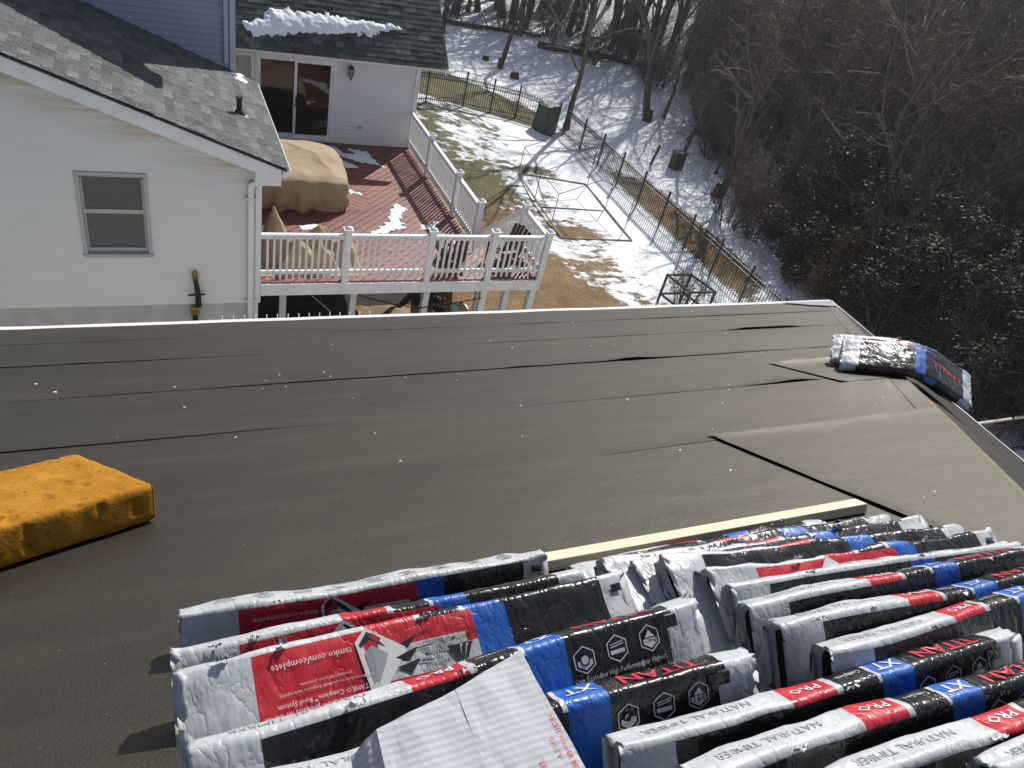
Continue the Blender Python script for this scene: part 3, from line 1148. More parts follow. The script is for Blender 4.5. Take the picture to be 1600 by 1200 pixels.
def diagram(a0, b0, k):
    f = lambda x, y: (a0 + x * k, b0 + y * k)
    out = [([f(0, 0), f(.03, -.03), f(.12, .035), f(.035, .135), f(.02, .135)], IW),
           ([f(.008, .006), f(.032, -.02), f(.105, .035), f(.094, .042), f(.034, -.004), f(.014, .012)], IB),
           ([f(.018, .028), f(.036, .012), f(.085, .048), f(.036, .118), f(.028, .118)], IG)]
    for q in range(3):
        out.append(([f(.085, .03 + q * .022), f(.145, .008 + q * .028), f(.118, .036 + q * .028)], IB))
        out.append(([f(.14, .010 + q * .030), f(.175, .004 + q * .034), f(.175, .0065 + q * .034), f(.14, .0125 + q * .030)], IB))
    return out
TXT_A = [('top', 'tamko.com/complete', .245, .047, .020, 180, IW, .0, .95),
         ('top', 'Insist on TAMKO\u00ae products for the full', .245, .138, .0145, 180, IW, .0, .9),
         ('top', 'TAMKO Complete\u2120 Roof System.', .255, .122, .0145, 180, IW, .0, .9),
         ('top', 'TAMKO products are specifically designed to work together,', .265, .102, .0085, 180, IW, 0, .9),
         ('top', 'providing total system protection.', .265, .090, .0085, 180, IW, 0, .9),
         ('top', 'PROTECT', .498, .066, .0135, 180, IB, .01, .8), ('top', 'PERFORM', .498, .088, .0135, 180, IB, .01, .8),
         ('top', 'PROLONG', .498, .110, .0135, 180, IB, .01, .8),
         ('top', 'TAMKO COMPLETE', .556, .068, .0145, 180, IB, .015, .62),
         ('top', 'ARCHITECTURAL SHINGLES', .79, .155, .021, 180, IW, .0, .8)]
def logo(a0, b0):
    f = lambda x, y: (a0 + x, b0 + y)
    return [([f(-.03, 0), f(.0, 0), f(-.004, .034), f(-.009, .034)], IB), ([f(.006, 0), f(.014, 0), f(.003, .034), f(-.002, .034)], IB),
            ([f(.02, 0), f(.028, 0), f(.012, .032), f(.006, .032)], IB)]
MK_A = diagram(.335, .035, .9) + logo(.556, .082) + [([(.955, .03), (.985, .03), (.985, .048), (.955, .048)], M['film_black'])]
PAPER_TXT = [('strip', 'x' * 26, .12 + .105 * k, (0.0), .0085, 180, IG, 0, .62) for k in range(8)]

def paper_rows(T):
    """block print on the white narrow side: rows of tiny type set in columns"""
    return [('strip', '\n'.join([''.join(random.Random(k * 7 + q).choice('abceimnorstu lif ') for _ in range(24)) for q in range(6)]), .10 + .098 * k, 0, .0066, 180, M['ink_dark'], .03, .6) for k in range(9)]

def tilt(a):
    a = math.radians(a)
    return (0, -math.cos(a), math.sin(a))

LEFT = 'shingle bundles in the left stack'
RGT = 'shingle bundles in the right stack'
# left stack, far to near: P, yaw end, tilt, top print, strip print
make_bundle('shingle bundle of the left stack, farthest, with torn white printed wrapper', (-0.006, 1.235, -1.722), (1, -.008, 0), tilt(-52), TOP_A, STRIP_T, 3.1,
            T=0.085, texts=paper_rows(.085) + TXT_A[:1] + TXT_A[5:6] + TXT_A[8:9], marks=MK_A, stripe=True, group=LEFT, amp=1.5)
make_bundle('shingle bundle second from the back of the left stack, thin red strip showing', (-0.025, 1.045, -1.553), (1, 0.0, 0), tilt(-40), TOP_A, STRIP_B, 7.3,
            texts=TXT_A[:1] + TXT_A[5:6] + TXT_A[8:9], marks=MK_A, stripe=True, group=LEFT)
make_bundle('shingle bundle of the left stack showing its wide red panel and blue band', (-0.019, 0.902, -1.400), (1, .035, 0), tilt(-22), TOP_A, STRIP_B, 11.9,
            texts=TXT_A, marks=MK_A, stripe=True, group=LEFT)
make_bundle('black shingle bundle of the left stack with three white hexagon badges, behind the cardboard box', (-0.005, 0.672, -1.262), (1, .058, 0), tilt(-38), TOP_B, STRIP_B, 17.2,
            texts=TXT_B + STRIP_TXT, marks=MK_B, group=LEFT, low=.55)
make_bundle('black shingle bundle of the left stack nearest the camera, with glinting top edge', (0.022, 0.575, -1.235), (1, -.02, 0), tilt(-48), TOP_B, STRIP_B, 23.5,
            texts=TXT_B + STRIP_TXT, marks=MK_B, group=LEFT, low=.4)
# right stack, far to near
RB = [
    ((1.10, 1.232, -1.772), (1, -.02, 0), 20, TOP_B, STRIP_B, 'shingle bundle lowest and farthest in the right stack, black top against the board'),
    ((1.001, 1.027, -1.464), (1, -.052, 0), 2, TOP_B, STRIP_B, 'shingle bundle of the right stack lying flattest, beside the pale board'),
    ((1.062, 0.976, -1.435), (1, -.052, 0), -4, TOP_B, STRIP_B, 'shingle bundle second from the board in the right stack, crumpled clear film'),
    ((1.101, 0.916, -1.375), (1, -.075, 0), -10, TOP_B, STRIP_B, 'shingle bundle third from the board in the right stack'),
    ((1.158, 0.831, -1.338), (1, -.057, 0), -22, TOP_A, STRIP_B, 'shingle bundle of the right stack with red panel on its top face'),
    ((1.179, 0.784, -1.343), (1, -.06, 0), -36, TOP_B, STRIP_T, 'shingle bundle of the right stack with rows of small print along its white edge'),
    ((1.167, 0.713, -1.308), (1, -.05, 0), -42, TOP_B, STRIP_B, 'shingle bundle sixth from the board in the right stack'),
    ((1.146, 0.609, -1.244), (1, -.04, 0), -46, TOP_B, STRIP_B, 'shingle bundle seventh from the board in the right stack'),
    ((1.183, 0.530, -1.205), (1, -.03, 0), -48, TOP_B, STRIP_B, 'shingle bundle eighth from the board in the right stack, dark hollow in its white end'),
    ((0.655, 0.462, -1.195), (1, -.026, 0), -50, TOP_B, STRIP_B, 'shingle bundle pushed left of the right stack, its whole white edge in view'),
    ((0.713, 0.363, -1.140), (1, -.02, 0), -52, TOP_B, STRIP_B, 'shingle bundle near the bottom of the picture with red PRO square and blue XT band'),
    ((0.926, 0.278, -1.095), (1, -.02, 0), -54, TOP_B, STRIP_B, 'shingle bundle cut off by the lower right corner of the picture'),
    ((1.168, 0.200, -1.055), (1, -.02, 0), -55, TOP_B, STRIP_B, 'shingle bundle of which only a blue corner shows at lower right'),
]
for i, (P_, u_, a_, tp_, st_, lb_) in enumerate(RB):
    tx = []
    if st_ is STRIP_B and i > 4:
        tx += STRIP_TXT
    if st_ is STRIP_T:
        tx += paper_rows(.08)
    if tp_ is TOP_A:
        tx += TXT_A[:1] + TXT_A[5:6] + TXT_A[8:9]
    if i > 7:
        tx += TXT_B
    make_bundle(lb_, P_, u_, tilt(a_), tp_, st_, 31.7 + 5.3 * i, T=0.072, texts=tx,
                marks=(MK_A if tp_ is TOP_A else (MK_B if i > 7 else ())), stripe=tp_ is TOP_A, group=RGT, amp=1.0 if i > 4 else 1.6, low=(.5 if i > 4 else 0))
# bundles saddled over the hip
hip0 = Vector((EX, EY, EZ)) + Vector((-1, -1, PT)) * 3.86
d1 = Vector((1, -1, PT)).normalized()          # from the main plane up to the hip
wh = Vector((-1, -1, PT)).normalized()         # towards the camera along the hip
HB = [(0.34, 0.00, 'shingle bundle bent over the hip, farthest of the pile, pale end poking out', -30),
      (0.22, -0.05, 'shingle bundle bent over the hip, second farthest of the pile', -34),
      (0.11, 0.02, 'shingle bundle bent over the hip, second nearest of the pile', -36),
      (0.00, 0.0, 'shingle bundle bent over the hip, nearest the camera, with sun glare and blue band', -34)]
bend_ang = 2 * math.asin(abs(d1.z))
up_n = Vector((PT, PT, 2)).normalized()
for i, (off, sh, lb_, tl) in enumerate(HB):
    a_ = math.radians(tl)
    w_ = (wh * math.cos(a_) + up_n * math.sin(a_)).normalized()       # near edge low, far edge propped up
    near = hip0 - wh * off + d1 * (-0.50 + sh) + Vector((0, 0, 0.075))
    tx = [('top', 'TITAN', .76, .16, .075, 0, IR, .02, 1.2), ('top', 'Our Fastest', .2, .24, .018, 0, IW, 0, .9), ('top', 'Our Highest', .32, .24, .018, 0, IW, 0, .9)]
    make_bundle(lb_, near - w_ * 0.337, d1, w_, TOP_H, STRIP_B, 83.1 + 7.7 * i, T=0.08, bend=(0.54, bend_ang), texts=tx,
                marks=icon(.2, .18, .035, 'clock') + icon(.32, .18, .035, 'wind'), group='shingle bundles bent over the hip', amp=1.6, r=0.034)

# ------------------------------------------------------------------ things lying on the felt
b = MB()
b.box((0, 0, 0), (1.42, 0.062, 0.038))
o = b.build('lumber_board', M['lumber'], bevel=0.003, loc=(0, 0, 0))
o.matrix_basis = Matrix.Translation(rp(1.74, (EY - 1.285) * SL, 0.026)) @ Matrix(((1, 0, 0, 0), (0, -RS.y, RN.y, 0), (0, -RS.z, RN.z, 0), (0, 0, 0, 1))) @ Matrix.Rotation(-0.012, 4, 'Z')
tag(o, 'pale new lumber board behind the two stacks of shingle bundles', 'board')

def make_foam_pad():
    A = Vector((-0.36, 2.52, 0)); Bv = Vector((-0.063, 2.053, 0)); Nv = Vector((-0.477, 1.803, 0))
    c = on_roof(Bv.x, Bv.y, 0)
    e1 = (on_roof(A.x, A.y, 0) - c).normalized()             # short side, away
    e2 = (on_roof(Nv.x, Nv.y, 0) - c)
    e2 = (e2 - e1 * e2.dot(e1)).normalized()                  # long side, to the left
    LX, LY, LZ, r = 1.05, 0.56, 0.14, 0.022
    n1, n2, n3 = 70, 40, 12
    vs, fs, ids = [], [], {}
    def key(i, j, k):
        if (i, j, k) in ids:
            return ids[(i, j, k)]
        x, y, z = LX * i / n1, LY * j / n2, LZ * k / n3
        q = Vector((max(r, min(LX - r, x)), max(r, min(LY - r, y)), max(r, min(LZ - r, z))))
        d = Vector((x, y, z)) - q
        nn = Vector((0, 0, 0))
        if d.length > 1e-6:
            nn = d.normalized()
            p = q + nn * r
        else:
            p = Vector((x, y, z))
        pit = fbm(x * 9, y * 9, z * 9, 3.1, 4)
        dd = 0.0035 * fbm(x * 3, y * 3, z * 3 + 4, 3, 4) - (0.014 * max(0, pit - 0.38) * 3)
        p = p + nn * dd
        if k == n3:
            p.z += 0.003 * fbm(x, y, 2.0, 6, 4)
        ids[(i, j, k)] = len(vs)
        vs.append(c + e2 * p.x + e1 * p.y + RN * (p.z + 0.012))
        return ids[(i, j, k)]
    for k in (0, n3):
        for i in range(n1):
            for j in range(n2):
                fs.append((key(i, j, k), key(i + 1, j, k), key(i + 1, j + 1, k), key(i, j + 1, k)))
    for k in range(n3):
        for i in range(n1):
            for j in (0, n2):
                fs.append((key(i, j, k), key(i + 1, j, k), key(i + 1, j, k + 1), key(i, j, k + 1)))
        for j in range(n2):
            for i in (0, n1):
                fs.append((key(i, j, k), key(i, j + 1, k), key(i, j + 1, k + 1), key(i, j, k + 1)))
    o = mk('foam_pad', vs, fs, M['foam'], smooth=True, loc=c)
    return tag(o, 'worn orange yellow foam cushion lying on the grey felt', 'foam pad')
make_foam_pad()

# white cardboard box with an opened flap
box = thing('cardboard_box', 'opened white cardboard box lying on the shingle bundles in front', 'box', (0.36, 0.45, -1.2))
def flap(name, quad, th, nx_=16):
    """one cardboard panel: a slightly buckled sheet with thickness"""
    q = [Vector(p) for p in quad]
    nn = (q[1] - q[0]).cross(q[3] - q[0]).normalized()
    if nn.z < 0:
        nn = -nn
    vs, fs = [], []
    for lay in (0, 1):
        for j in range(nx_ + 1):
            for i in range(nx_ + 1):
                s, t = i / nx_, j / nx_
                p = q[0] * (1 - s) * (1 - t) + q[1] * s * (1 - t) + q[2] * s * t + q[3] * (1 - s) * t
                vs.append(p + nn * (0.003 * fbm(s * 2, t * 2, th * 300, 1.3, 3) - th * lay))
    w = nx_ + 1
    m_ = w * w
    for j in range(nx_):
        for i in range(nx_):
            a = j * w + i
            fs.append((a, a + 1, a + w + 1, a + w))
            fs.append((a + m_, a + w + m_, a + w + 1 + m_, a + 1 + m_))
    rim = [i for i in range(w)] + [j * w + nx_ for j in range(1, w)] + [nx_ * w + i for i in range(nx_ - 1, -1, -1)] + [j * w for j in range(nx_ - 1, 0, -1)]
    for i in range(len(rim)):
        a, c_ = rim[i], rim[(i + 1) % len(rim)]
        fs.append((a, a + m_, c_ + m_, c_))
    return mk(name, vs, fs, M['cardboard'], box, smooth=False), nn
ZB = -1.08
mainp, nb_ = flap('panel', [(0.372, 0.556, ZB), (0.497, 0.593, ZB + .004), (0.515, 0.340, ZB + .02), (0.376, 0.330, ZB + .015)], 0.004)
flap('panel', [(0.241, 0.528, ZB - .004), (0.3715, 0.556, ZB), (0.3755, 0.330, ZB + .015), (0.236, 0.320, ZB)], 0.0042)
flap('side_panel', [(0.2405, 0.528, ZB - .005), (0.205, 0.52, ZB - .05), (0.20, 0.31, ZB - .05), (0.2355, 0.320, ZB - .001)], 0.0044)
flap('side_panel', [(0.4975, 0.593, ZB + .003), (0.52, 0.59, ZB - .09), (0.535, 0.34, ZB - .08), (0.5155, 0.340, ZB + .019)], 0.0046)
def box_text(body, x, y, size, ang):
    tv, tf = text_mesh(body, .01)
    ca, sa = math.cos(ang), math.sin(ang)
    out = []
    for p, q in tv:
        xx, yy = x + (p * ca - q * sa) * size, y + (p * sa + q * ca) * size
        out.append(Vector((xx, yy, ZB + 0.0045 + 0.018 * (0.575 - yy) / 0.24)))
    mk('printed_lettering', out, tf, M['ink_red'], box)
box_text('NICHT WIEDER BENUTZEN', .499, .41, .0105, -math.pi / 2 + 0.03)
box_text('OJOS Y', .483, .425, .0105, -math.pi / 2 + 0.03)
box_text('LES', .455, .405, .0105, -math.pi / 2 + 0.03)

# scraps on the felt
rs = random.Random(5)
sme = bpy.data.meshes.new('paper_scrap')
sme.from_pydata([(-1, -.5, 0), (.9, -.6, .1), (1, .5, .35), (-.8, .6, .15), (0, 0, .5)], [], [(0, 1, 4), (1, 2, 4), (2, 3, 4), (3, 0, 4)])
sme.materials.append(M['scrap'])
for i in range(62):
    for _ in range(20):
        s = rs.uniform(0.5, 6.3)
        x = rs.uniform(-1.0, hip_limit(s) - 0.1)
        if x < 0.05 and s > 4.4:
            continue
        if x > 2.0 or s < 5.6:
            break
    k = rs.uniform(0.003, 0.0075) * (1.5 if rs.random() < 0.15 else 1)
    o = link('paper_scrap', sme, None, loc=rp(x, s, 0.022))
    o.rotation_euler = (-math.atan(PT), 0, rs.uniform(0, 6.28))
    o.scale = (k, k, k)
    tag(o, 'tiny white scrap lying on the grey roof felt', 'scrap', 'white scraps scattered on the felt')

# ------------------------------------------------------------------ the neighbouring house
nh = thing('white_house', 'white sided house with grey shingled roofs beyond the felted roof', 'house', (1.0, 14.0, -10.5))
WY, CX = 12.0, 1.6             # gable wall plane and its right corner
NS = 0.391                     # roof rise per metre
NEX, NEZ, NY0, NY1 = 1.92, -5.15, 11.7, 15.66
def near_roof_z(x):
    return NEZ + NS * (NEX - x)

def siding_wall(parent, x0, x1, z0, z1, y, mat, top=None, holes=(), exp=0.105, name='siding_board', facing=-1):
    """lap boards on a wall facing -Y; top(x) = slope line (p, n) to clip against; holes = (x0, x1, z0, z1)"""
    z = z0
    while z < z1:
        zt = min(z + exp, z1)
        rects = [(x0, x1, z, zt)]
        for (hx0, hx1, hz0, hz1) in holes:
            if zt > hz0 and z < hz1:
                nr_ = []
                for (a, c, za, zb) in rects:
                    if hx0 > a: nr_.append((a, min(c, hx0), za, zb))
                    if hx1 < c: nr_.append((max(a, hx1), c, za, zb))
                    if hz0 > za: nr_.append((max(a, hx0), min(c, hx1), za, hz0))
                    if hz1 < zb: nr_.append((max(a, hx0), min(c, hx1), hz1, zb))
                rects = [q for q in nr_ if q[1] - q[0] > 0.01 and q[3] - q[2] > 0.005]
        for a, c, za, zb in rects:
            poly = [(a, za), (c, za), (c, zb), (a, zb)]
            if top is not None:
                poly = clip_half(poly, top[0], top[1])
            if len(poly) < 3:
                continue
            vs = []
            for (px, pz) in poly:                       # proud at the butt, tucked in at the head
                f = (pz - z) / exp
                vs.append((px, y + facing * (0.030 - 0.027 * f), pz))
            k = len(poly)
            vs += [(px, y + facing * -0.02, pz) for px, pz in poly]
            fs = [tuple(range(k)), tuple(range(2 * k - 1, k - 1, -1))] + [(i, i + k, (i + 1) % k + k, (i + 1) % k) for i in range(k)]
            m_ = mat
            if mat is M['siding'] and top is not None and z + exp > near_roof_z((a + c) / 2) - 1.7:
                m_ = mat
            mk(name, vs, fs, m_, parent)
        z += exp

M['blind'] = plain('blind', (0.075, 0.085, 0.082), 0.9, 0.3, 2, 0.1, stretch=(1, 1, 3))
M['grey_trim'] = plain('grey_trim', (0.42, 0.43, 0.43), 0.5, 0.08, 3, 0.05)
M['pale_concrete'] = plain('pale_concrete', (0.47, 0.47, 0.46), 0.9, 0.12, 3, 0.2)
# near gable wing
b = MB().prism([(-6, WY + 0.12, -10.6), (CX - 0.02, WY + 0.12, -10.6), (CX - 0.02, WY + 0.12, near_roof_z(CX) - 0.2), (-6, WY + 0.12, near_roof_z(-6) - 0.2)], (0, 3.4, 0))
b.build('wall_core', M['interior'], nh)
rn_ = (-NS / math.hypot(1, NS), -1 / math.hypot(1, NS))
wall = MB().box((-2.2, WY + 0.06, -9.2), (7.56, 0.09, 2.8)).build('foundation', M['pale_concrete'], nh)
WIN = (-1.03, -0.06, -6.87, -5.45)
siding_wall(nh, -6, CX - 0.06, -7.80, -2.3, WY, M['siding_stained'], top=((NEX, NEZ - 0.22), rn_), holes=[WIN])
MB().box((CX - 0.03, WY + 0.01, -6.55), (0.09, 0.09, 2.5)).build('corner_board', M['trim_white'], nh)
# side wall of the wing towards the deck
MB().box((CX - 0.06, 14.0, -7.9), (0.08, 4.0, 5.2)).build('side_wall', M['siding'], nh)

def window(parent, x0, x1, z0, z1, y):
    f = MB()
    t_ = 0.055
    f.box(((x0 + x1) / 2, y - 0.012, z1 - t_ / 2), (x1 - x0, 0.07, t_)).box(((x0 + x1) / 2, y - 0.016, z0 + t_ / 2), (x1 - x0 + .03, 0.09, t_))
    f.box((x0 + t_ / 2, y - 0.012, (z0 + z1) / 2), (t_, 0.068, z1 - z0 - 2 * t_)).box((x1 - t_ / 2, y - 0.012, (z0 + z1) / 2), (t_, 0.068, z1 - z0 - 2 * t_))
    w = f.build('window', M['grey_trim'], parent, bevel=0.006)
    zm = (z0 + z1) / 2 + 0.02
    for (a, c, yy) in ((zm, z1 - t_, y + 0.02), (z0 + t_, zm + 0.05, y + 0.045)):
        s = MB()
        q = 0.035
        xa, xb = x0 + t_, x1 - t_
        s.box(((xa + xb) / 2, yy, c - q / 2), (xb - xa, 0.022, q)).box(((xa + xb) / 2, yy, a + q), (xb - xa, 0.022, 2 * q))
        s.box((xa + q / 2, yy, (a + c) / 2), (q, 0.02, c - a - 3 * q)).box((xb - q / 2, yy, (a + c) / 2), (q, 0.02, c - a - 3 * q))
        s.build('sash', M['grey_trim'], w)
        MB().box(((xa + xb) / 2, yy + 0.004, (a + c) / 2), (xb - xa - 0.02, 0.004, c - a - 0.04)).build('pane', M['glass'], w)
    return w
window(nh, *WIN, WY)
# near-black panel painted as the unlit room behind the window, with a pale blind in the upper half
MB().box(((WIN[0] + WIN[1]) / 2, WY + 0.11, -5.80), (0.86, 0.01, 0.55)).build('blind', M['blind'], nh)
MB().box(((WIN[0] + WIN[1]) / 2, WY + 0.115, -6.2), (0.9, 0.008, 1.36)).build('unlit_room_panel', M['pipe_black'], nh)

# rake board, soffit, eave gutter, downspout
def slope_prism(x0, x1, y0, y1, dz0, dz1, off=0.0):
    p = [(x0, y0, near_roof_z(x0) + dz1), (x1, y0, near_roof_z(x1) + dz1), (x1, y0, near_roof_z(x1) + dz0), (x0, y0, near_roof_z(x0) + dz0)]
    return MB().prism(p, (0, y1 - y0, 0))
slope_prism(-6, NEX - 0.05, NY0, NY0 + 0.03, -0.26, -0.035).build('rake_board', M['trim_white'], nh)
slope_prism(-6, NEX - 0.06, NY0 + 0.031, WY + 0.1, -0.26, -0.24).build('rake_soffit', M['trim_white'], nh)
MB().prism([(NEX - 0.05, NY0 + 0.001, NEZ - 0.03), (CX - 0.12, NY0 + 0.001, NEZ - 0.10), (CX - 0.12, NY0 + 0.001, NEZ - 0.30), (NEX - 0.05, NY0 + 0.001, NEZ - 0.30)], (0, 0.4, 0)).build('eave_return', M['trim_white'], nh)
MB().box((CX + 0.13, 13.8, NEZ - 0.28), (0.26, 3.6, 0.02)).build('soffit', M['trim_white'], nh)
gv_ = [(NEX - 0.03, 0, NEZ - 0.04), (NEX - 0.03, 0, NEZ - 0.15), (NEX + 0.05, 0, NEZ - 0.15), (NEX + 0.075, 0, NEZ - 0.10), (NEX + 0.10, 0, NEZ - 0.03), (NEX + 0.085, 0, NEZ - 0.03), (NEX + 0.06, 0, NEZ - 0.13), (NEX - 0.02, 0, NEZ - 0.135), (NEX - 0.02, 0, NEZ - 0.04)]
gut = MB().prism([(x, NY0 + 0.02, z) for x, _, z in gv_], (0, NY1 - NY0 - 0.02, 0)).build('gutter', M['trim_white'], nh)
MB().prism([(x, NY0 + 0.014, z) for x, _, z in gv_[:5]], (0, 0.006, 0)).build('end_cap', M['trim_white'], gut)
ds = MB()
ds.bar((CX + 0.20, NY0 + 0.10, NEZ - 0.17), (CX + 0.10, NY0 + 0.18, NEZ - 0.27), 0.085, 0.065, (0, 1, 0))
ds.bar((CX + 0.10, NY0 + 0.18, NEZ - 0.27), (CX - 0.16, WY - 0.07, NEZ - 0.40), 0.085, 0.065, (0, 1, 0))
ds.bar((CX - 0.16, WY - 0.07, NEZ - 0.37), (CX - 0.165, WY - 0.07, -9.9), 0.085, 0.065, (0, 1, 0))
dso = ds.build('downspout', M['trim_white'], nh, bevel=0.008)
for z in (-5.78, -7.72):
    MB().box((CX - 0.165, WY - 0.07, z), (0.17, 0.085, 0.025)).build('strap', M['trim_white'], dso)

# shingled slopes: tabs laid course by course
def shingle_roof(parent, o, e, s, n, width, length, mats, seed, cam_pt, keep=290, expo=0.143, inside=None, tabs=(0.16, 0.36)):
    o, e, s, n = Vector(o), Vector(e).normalized(), Vector(s).normalized(), Vector(n).normalized()
    r = random.Random(seed)
    items = []
    k = 0
    d = 0.0
    while d < length:
        x = -r.uniform(0, 0.3)
        while x < width:
            w = r.uniform(*tabs)
            x0, x1 = max(0, x), min(width, x + w)
            if x1 - x0 > 0.03:
                c = o + e * ((x0 + x1) / 2) + s * (d + 0.09)
                if inside is None or inside(c):
                    lift = 0.004 if r.random() < 0.55 else 0.0
                    items.append((c, x1 - x0, r.choice(mats), lift, r.uniform(-0.008, 0.008)))
            x += w
        d += expo
        k += 1
    items.sort(key=lambda q: (q[0] - cam_pt).length)
    st = (s * 1.0 - n * 0.055).normalized()
    nt_ = e.cross(st)
    if nt_.dot(n) < 0:
        nt_ = -nt_
    rest = {}
    for i, (c, w, m, lift, js) in enumerate(items):
        cc = c + n * (0.012 + lift) + s * js
        ax, ay, az = e * (w - 0.004), st * 0.20, nt_ * 0.009
        if i < keep:
            piece('shingle', parent, M[m], cc, ax, ay, az)
        else:
            rest.setdefault(m, []).append((cc, ax, ay, az))
    vs, fs, fm, ml = [], [], [], []
    for mi, (m, lst) in enumerate(rest.items()):
        ml.append(M[m])
        for (c, ax, ay, az) in lst:
            q = len(vs)
            for z in (-.5, .5):
                for y in (-.5, .5):
                    for x in (-.5, .5):
                        vs.append(c + ax * x + ay * y + az * z)
            for f in [(0, 2, 3, 1), (4, 5, 7, 6), (0, 1, 5, 4), (2, 6, 7, 3), (0, 4, 6, 2), (1, 3, 7, 5)]:
                fs.append(tuple(a + q for a in f))
                fm.append(mi)
    if vs:
        tag(mk('shingles', vs, fs, ml, parent, fm), kind='stuff')

CAMP = Vector((0, 0, 0))
near_len = 4.0 * math.hypot(1, NS)
base_ = MB().prism([(NEX + 0.03, NY0 - 0.02, near_roof_z(NEX + 0.03) - 0.015), (-6, NY0 - 0.02, near_roof_z(-6) - 0.015), (-6, NY1, near_roof_z(-6) - 0.015), (NEX + 0.03, NY1, near_roof_z(NEX + 0.03) - 0.015)], (0, 0, -0.025))
nr = base_.build('near_roof', M['shingle_grey0'], nh)
shingle_roof(nr, (NEX + 0.05, NY0 - 0.03, near_roof_z(NEX + 0.05)), (0, 1, 0), (-1, 0, NS), (NS, 0, 1), NY1 - NY0 + 0.03, 4.6,
             ['shingle_grey0', 'shingle_grey1', 'shingle_grey1', 'shingle_grey2', 'shingle_grey2', 'shingle_grey3'], 3, CAMP)
# plumbing vent
vp = MB()
vz = near_roof_z(1.42)
vp.tube([(1.42, 13.35, vz - 0.05), (1.42, 13.35, vz + 0.27)], 0.045, 12)
vp.tube([(1.42, 13.35, vz), (1.42, 13.35, vz + 0.05), (1.42, 13.35, vz + 0.09)], [0.10, 0.075, 0.05], 12)
vpo = vp.build('vent_pipe', M['pipe_black'], nh)
MB().tube([(1.42, 13.35, vz + 0.27), (1.42, 13.35, vz + 0.30)], 0.055, 12).build('vent_cap', M['pipe_black'], vpo)
MB().prism([(1.36, 13.24, near_roof_z(1.36) + .024), (1.56, 13.24, near_roof_z(1.56) + .024), (1.56, 13.42, near_roof_z(1.56) + .024), (1.36, 13.42, near_roof_z(1.36) + .024)], (0, 0, 0.004)).build('vent_flashing', M['concrete'], vpo)

# tall wall of the upper storey rising behind the near wing
UY = 15.68
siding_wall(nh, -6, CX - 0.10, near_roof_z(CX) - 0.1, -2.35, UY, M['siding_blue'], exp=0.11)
MB().box((CX - 0.05, UY + 0.0, -3.75), (0.10, 0.10, 2.8)).build('corner_board', M['blue_grey_trim'], nh)
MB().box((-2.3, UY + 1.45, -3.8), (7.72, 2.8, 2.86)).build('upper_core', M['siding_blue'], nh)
MB().box((-1.95, 15.42, -2.33), (8.1, 0.5, 0.03)).build('upper_soffit', M['blue_grey_trim'], nh)
MB().prism([(-6, 15.15, -2.3), (2.12, 15.15, -2.3), (2.12, 15.15, -2.17), (-6, 15.15, -2.17)], (0, 3.6, 1.2)).build('upper_roof', M['shingle_grey1'], nh)
MB().bar((CX - 0.17, UY - 0.05, -2.4), (CX - 0.17, UY - 0.05, near_roof_z(CX - 0.17) + 0.12), 0.075, 0.06, (0, 1, 0)).build('downspout', M['blue_grey_trim'], nh, bevel=0.008)

# rear wing with the sliding door
FY, FX = 18.5, 6.14
DOOR = (2.30, 4.13, -7.36, -5.42)
siding_wall(nh, 1.0, FX - 0.05, -7.45, -5.2, FY, M['siding'], holes=[DOOR], exp=0.105)
MB().box((FX - 0.03, FY, -6.32), (0.09, 0.08, 2.25)).build('corner_board', M['trim_white'], nh)
MB().box((FX + 0.02, 21.5, -7.8), (0.06, 6.0, 5.2)).build('side_wall', M['siding'], nh)
bk = MB()
bk.box((3.5, FY + 0.06, -9.05), (5.2, 0.06, 3.2)).build('foundation', M['concrete'], nh)
# room behind the door
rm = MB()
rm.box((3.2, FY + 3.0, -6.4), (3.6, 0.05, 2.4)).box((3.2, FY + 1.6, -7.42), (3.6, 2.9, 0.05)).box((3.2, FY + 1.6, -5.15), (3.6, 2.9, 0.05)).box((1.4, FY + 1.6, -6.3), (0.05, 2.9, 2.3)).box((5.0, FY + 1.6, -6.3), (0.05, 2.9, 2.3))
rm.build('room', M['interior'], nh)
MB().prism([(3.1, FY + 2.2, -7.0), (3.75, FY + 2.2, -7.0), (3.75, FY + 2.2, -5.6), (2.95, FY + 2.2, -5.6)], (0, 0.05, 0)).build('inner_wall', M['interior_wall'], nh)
door = MB()
dx0, dx1, dz0, dz1 = DOOR
q = 0.07
door.box(((dx0 + dx1) / 2, FY - 0.01, dz1 - q / 2), (dx1 - dx0, 0.10, q)).box(((dx0 + dx1) / 2, FY - 0.015, dz0 + q / 2), (dx1 - dx0, 0.12, q))
for x in (dx0 + q / 2, dx1 - q / 2):
    door.box((x, FY - 0.01, (dz0 + dz1) / 2), (q, 0.098, dz1 - dz0 - 2 * q))
dro = door.build('sliding_door', M['trim_white'], nh, bevel=0.006)
xm = (dx0 + dx1) / 2 - 0.02
for (a, c, yy) in ((dx0 + q, xm + 0.04, FY + 0.02), (xm - 0.02, dx1 - q, FY - 0.025)):
    s = MB()
    w_ = 0.06
    for x in (a + w_ / 2, c - w_ / 2):
        s.box((x, yy, (dz0 + dz1) / 2), (w_, 0.035, dz1 - dz0 - 2 * q))
    s.box(((a + c) / 2, yy, dz1 - q - w_ / 2), (c - a - 2 * w_, 0.033, w_)).box(((a + c) / 2, yy, dz0 + q + w_ / 2), (c - a - 2 * w_, 0.033, w_))
    s.build('door_leaf', M['trim_white'], dro)
    MB().box(((a + c) / 2, yy, (dz0 + dz1) / 2), (c - a - 2 * w_ + .01, 0.006, dz1 - dz0 - 2 * q - 2 * w_ + .01)).build('pane', M['glass'], dro)
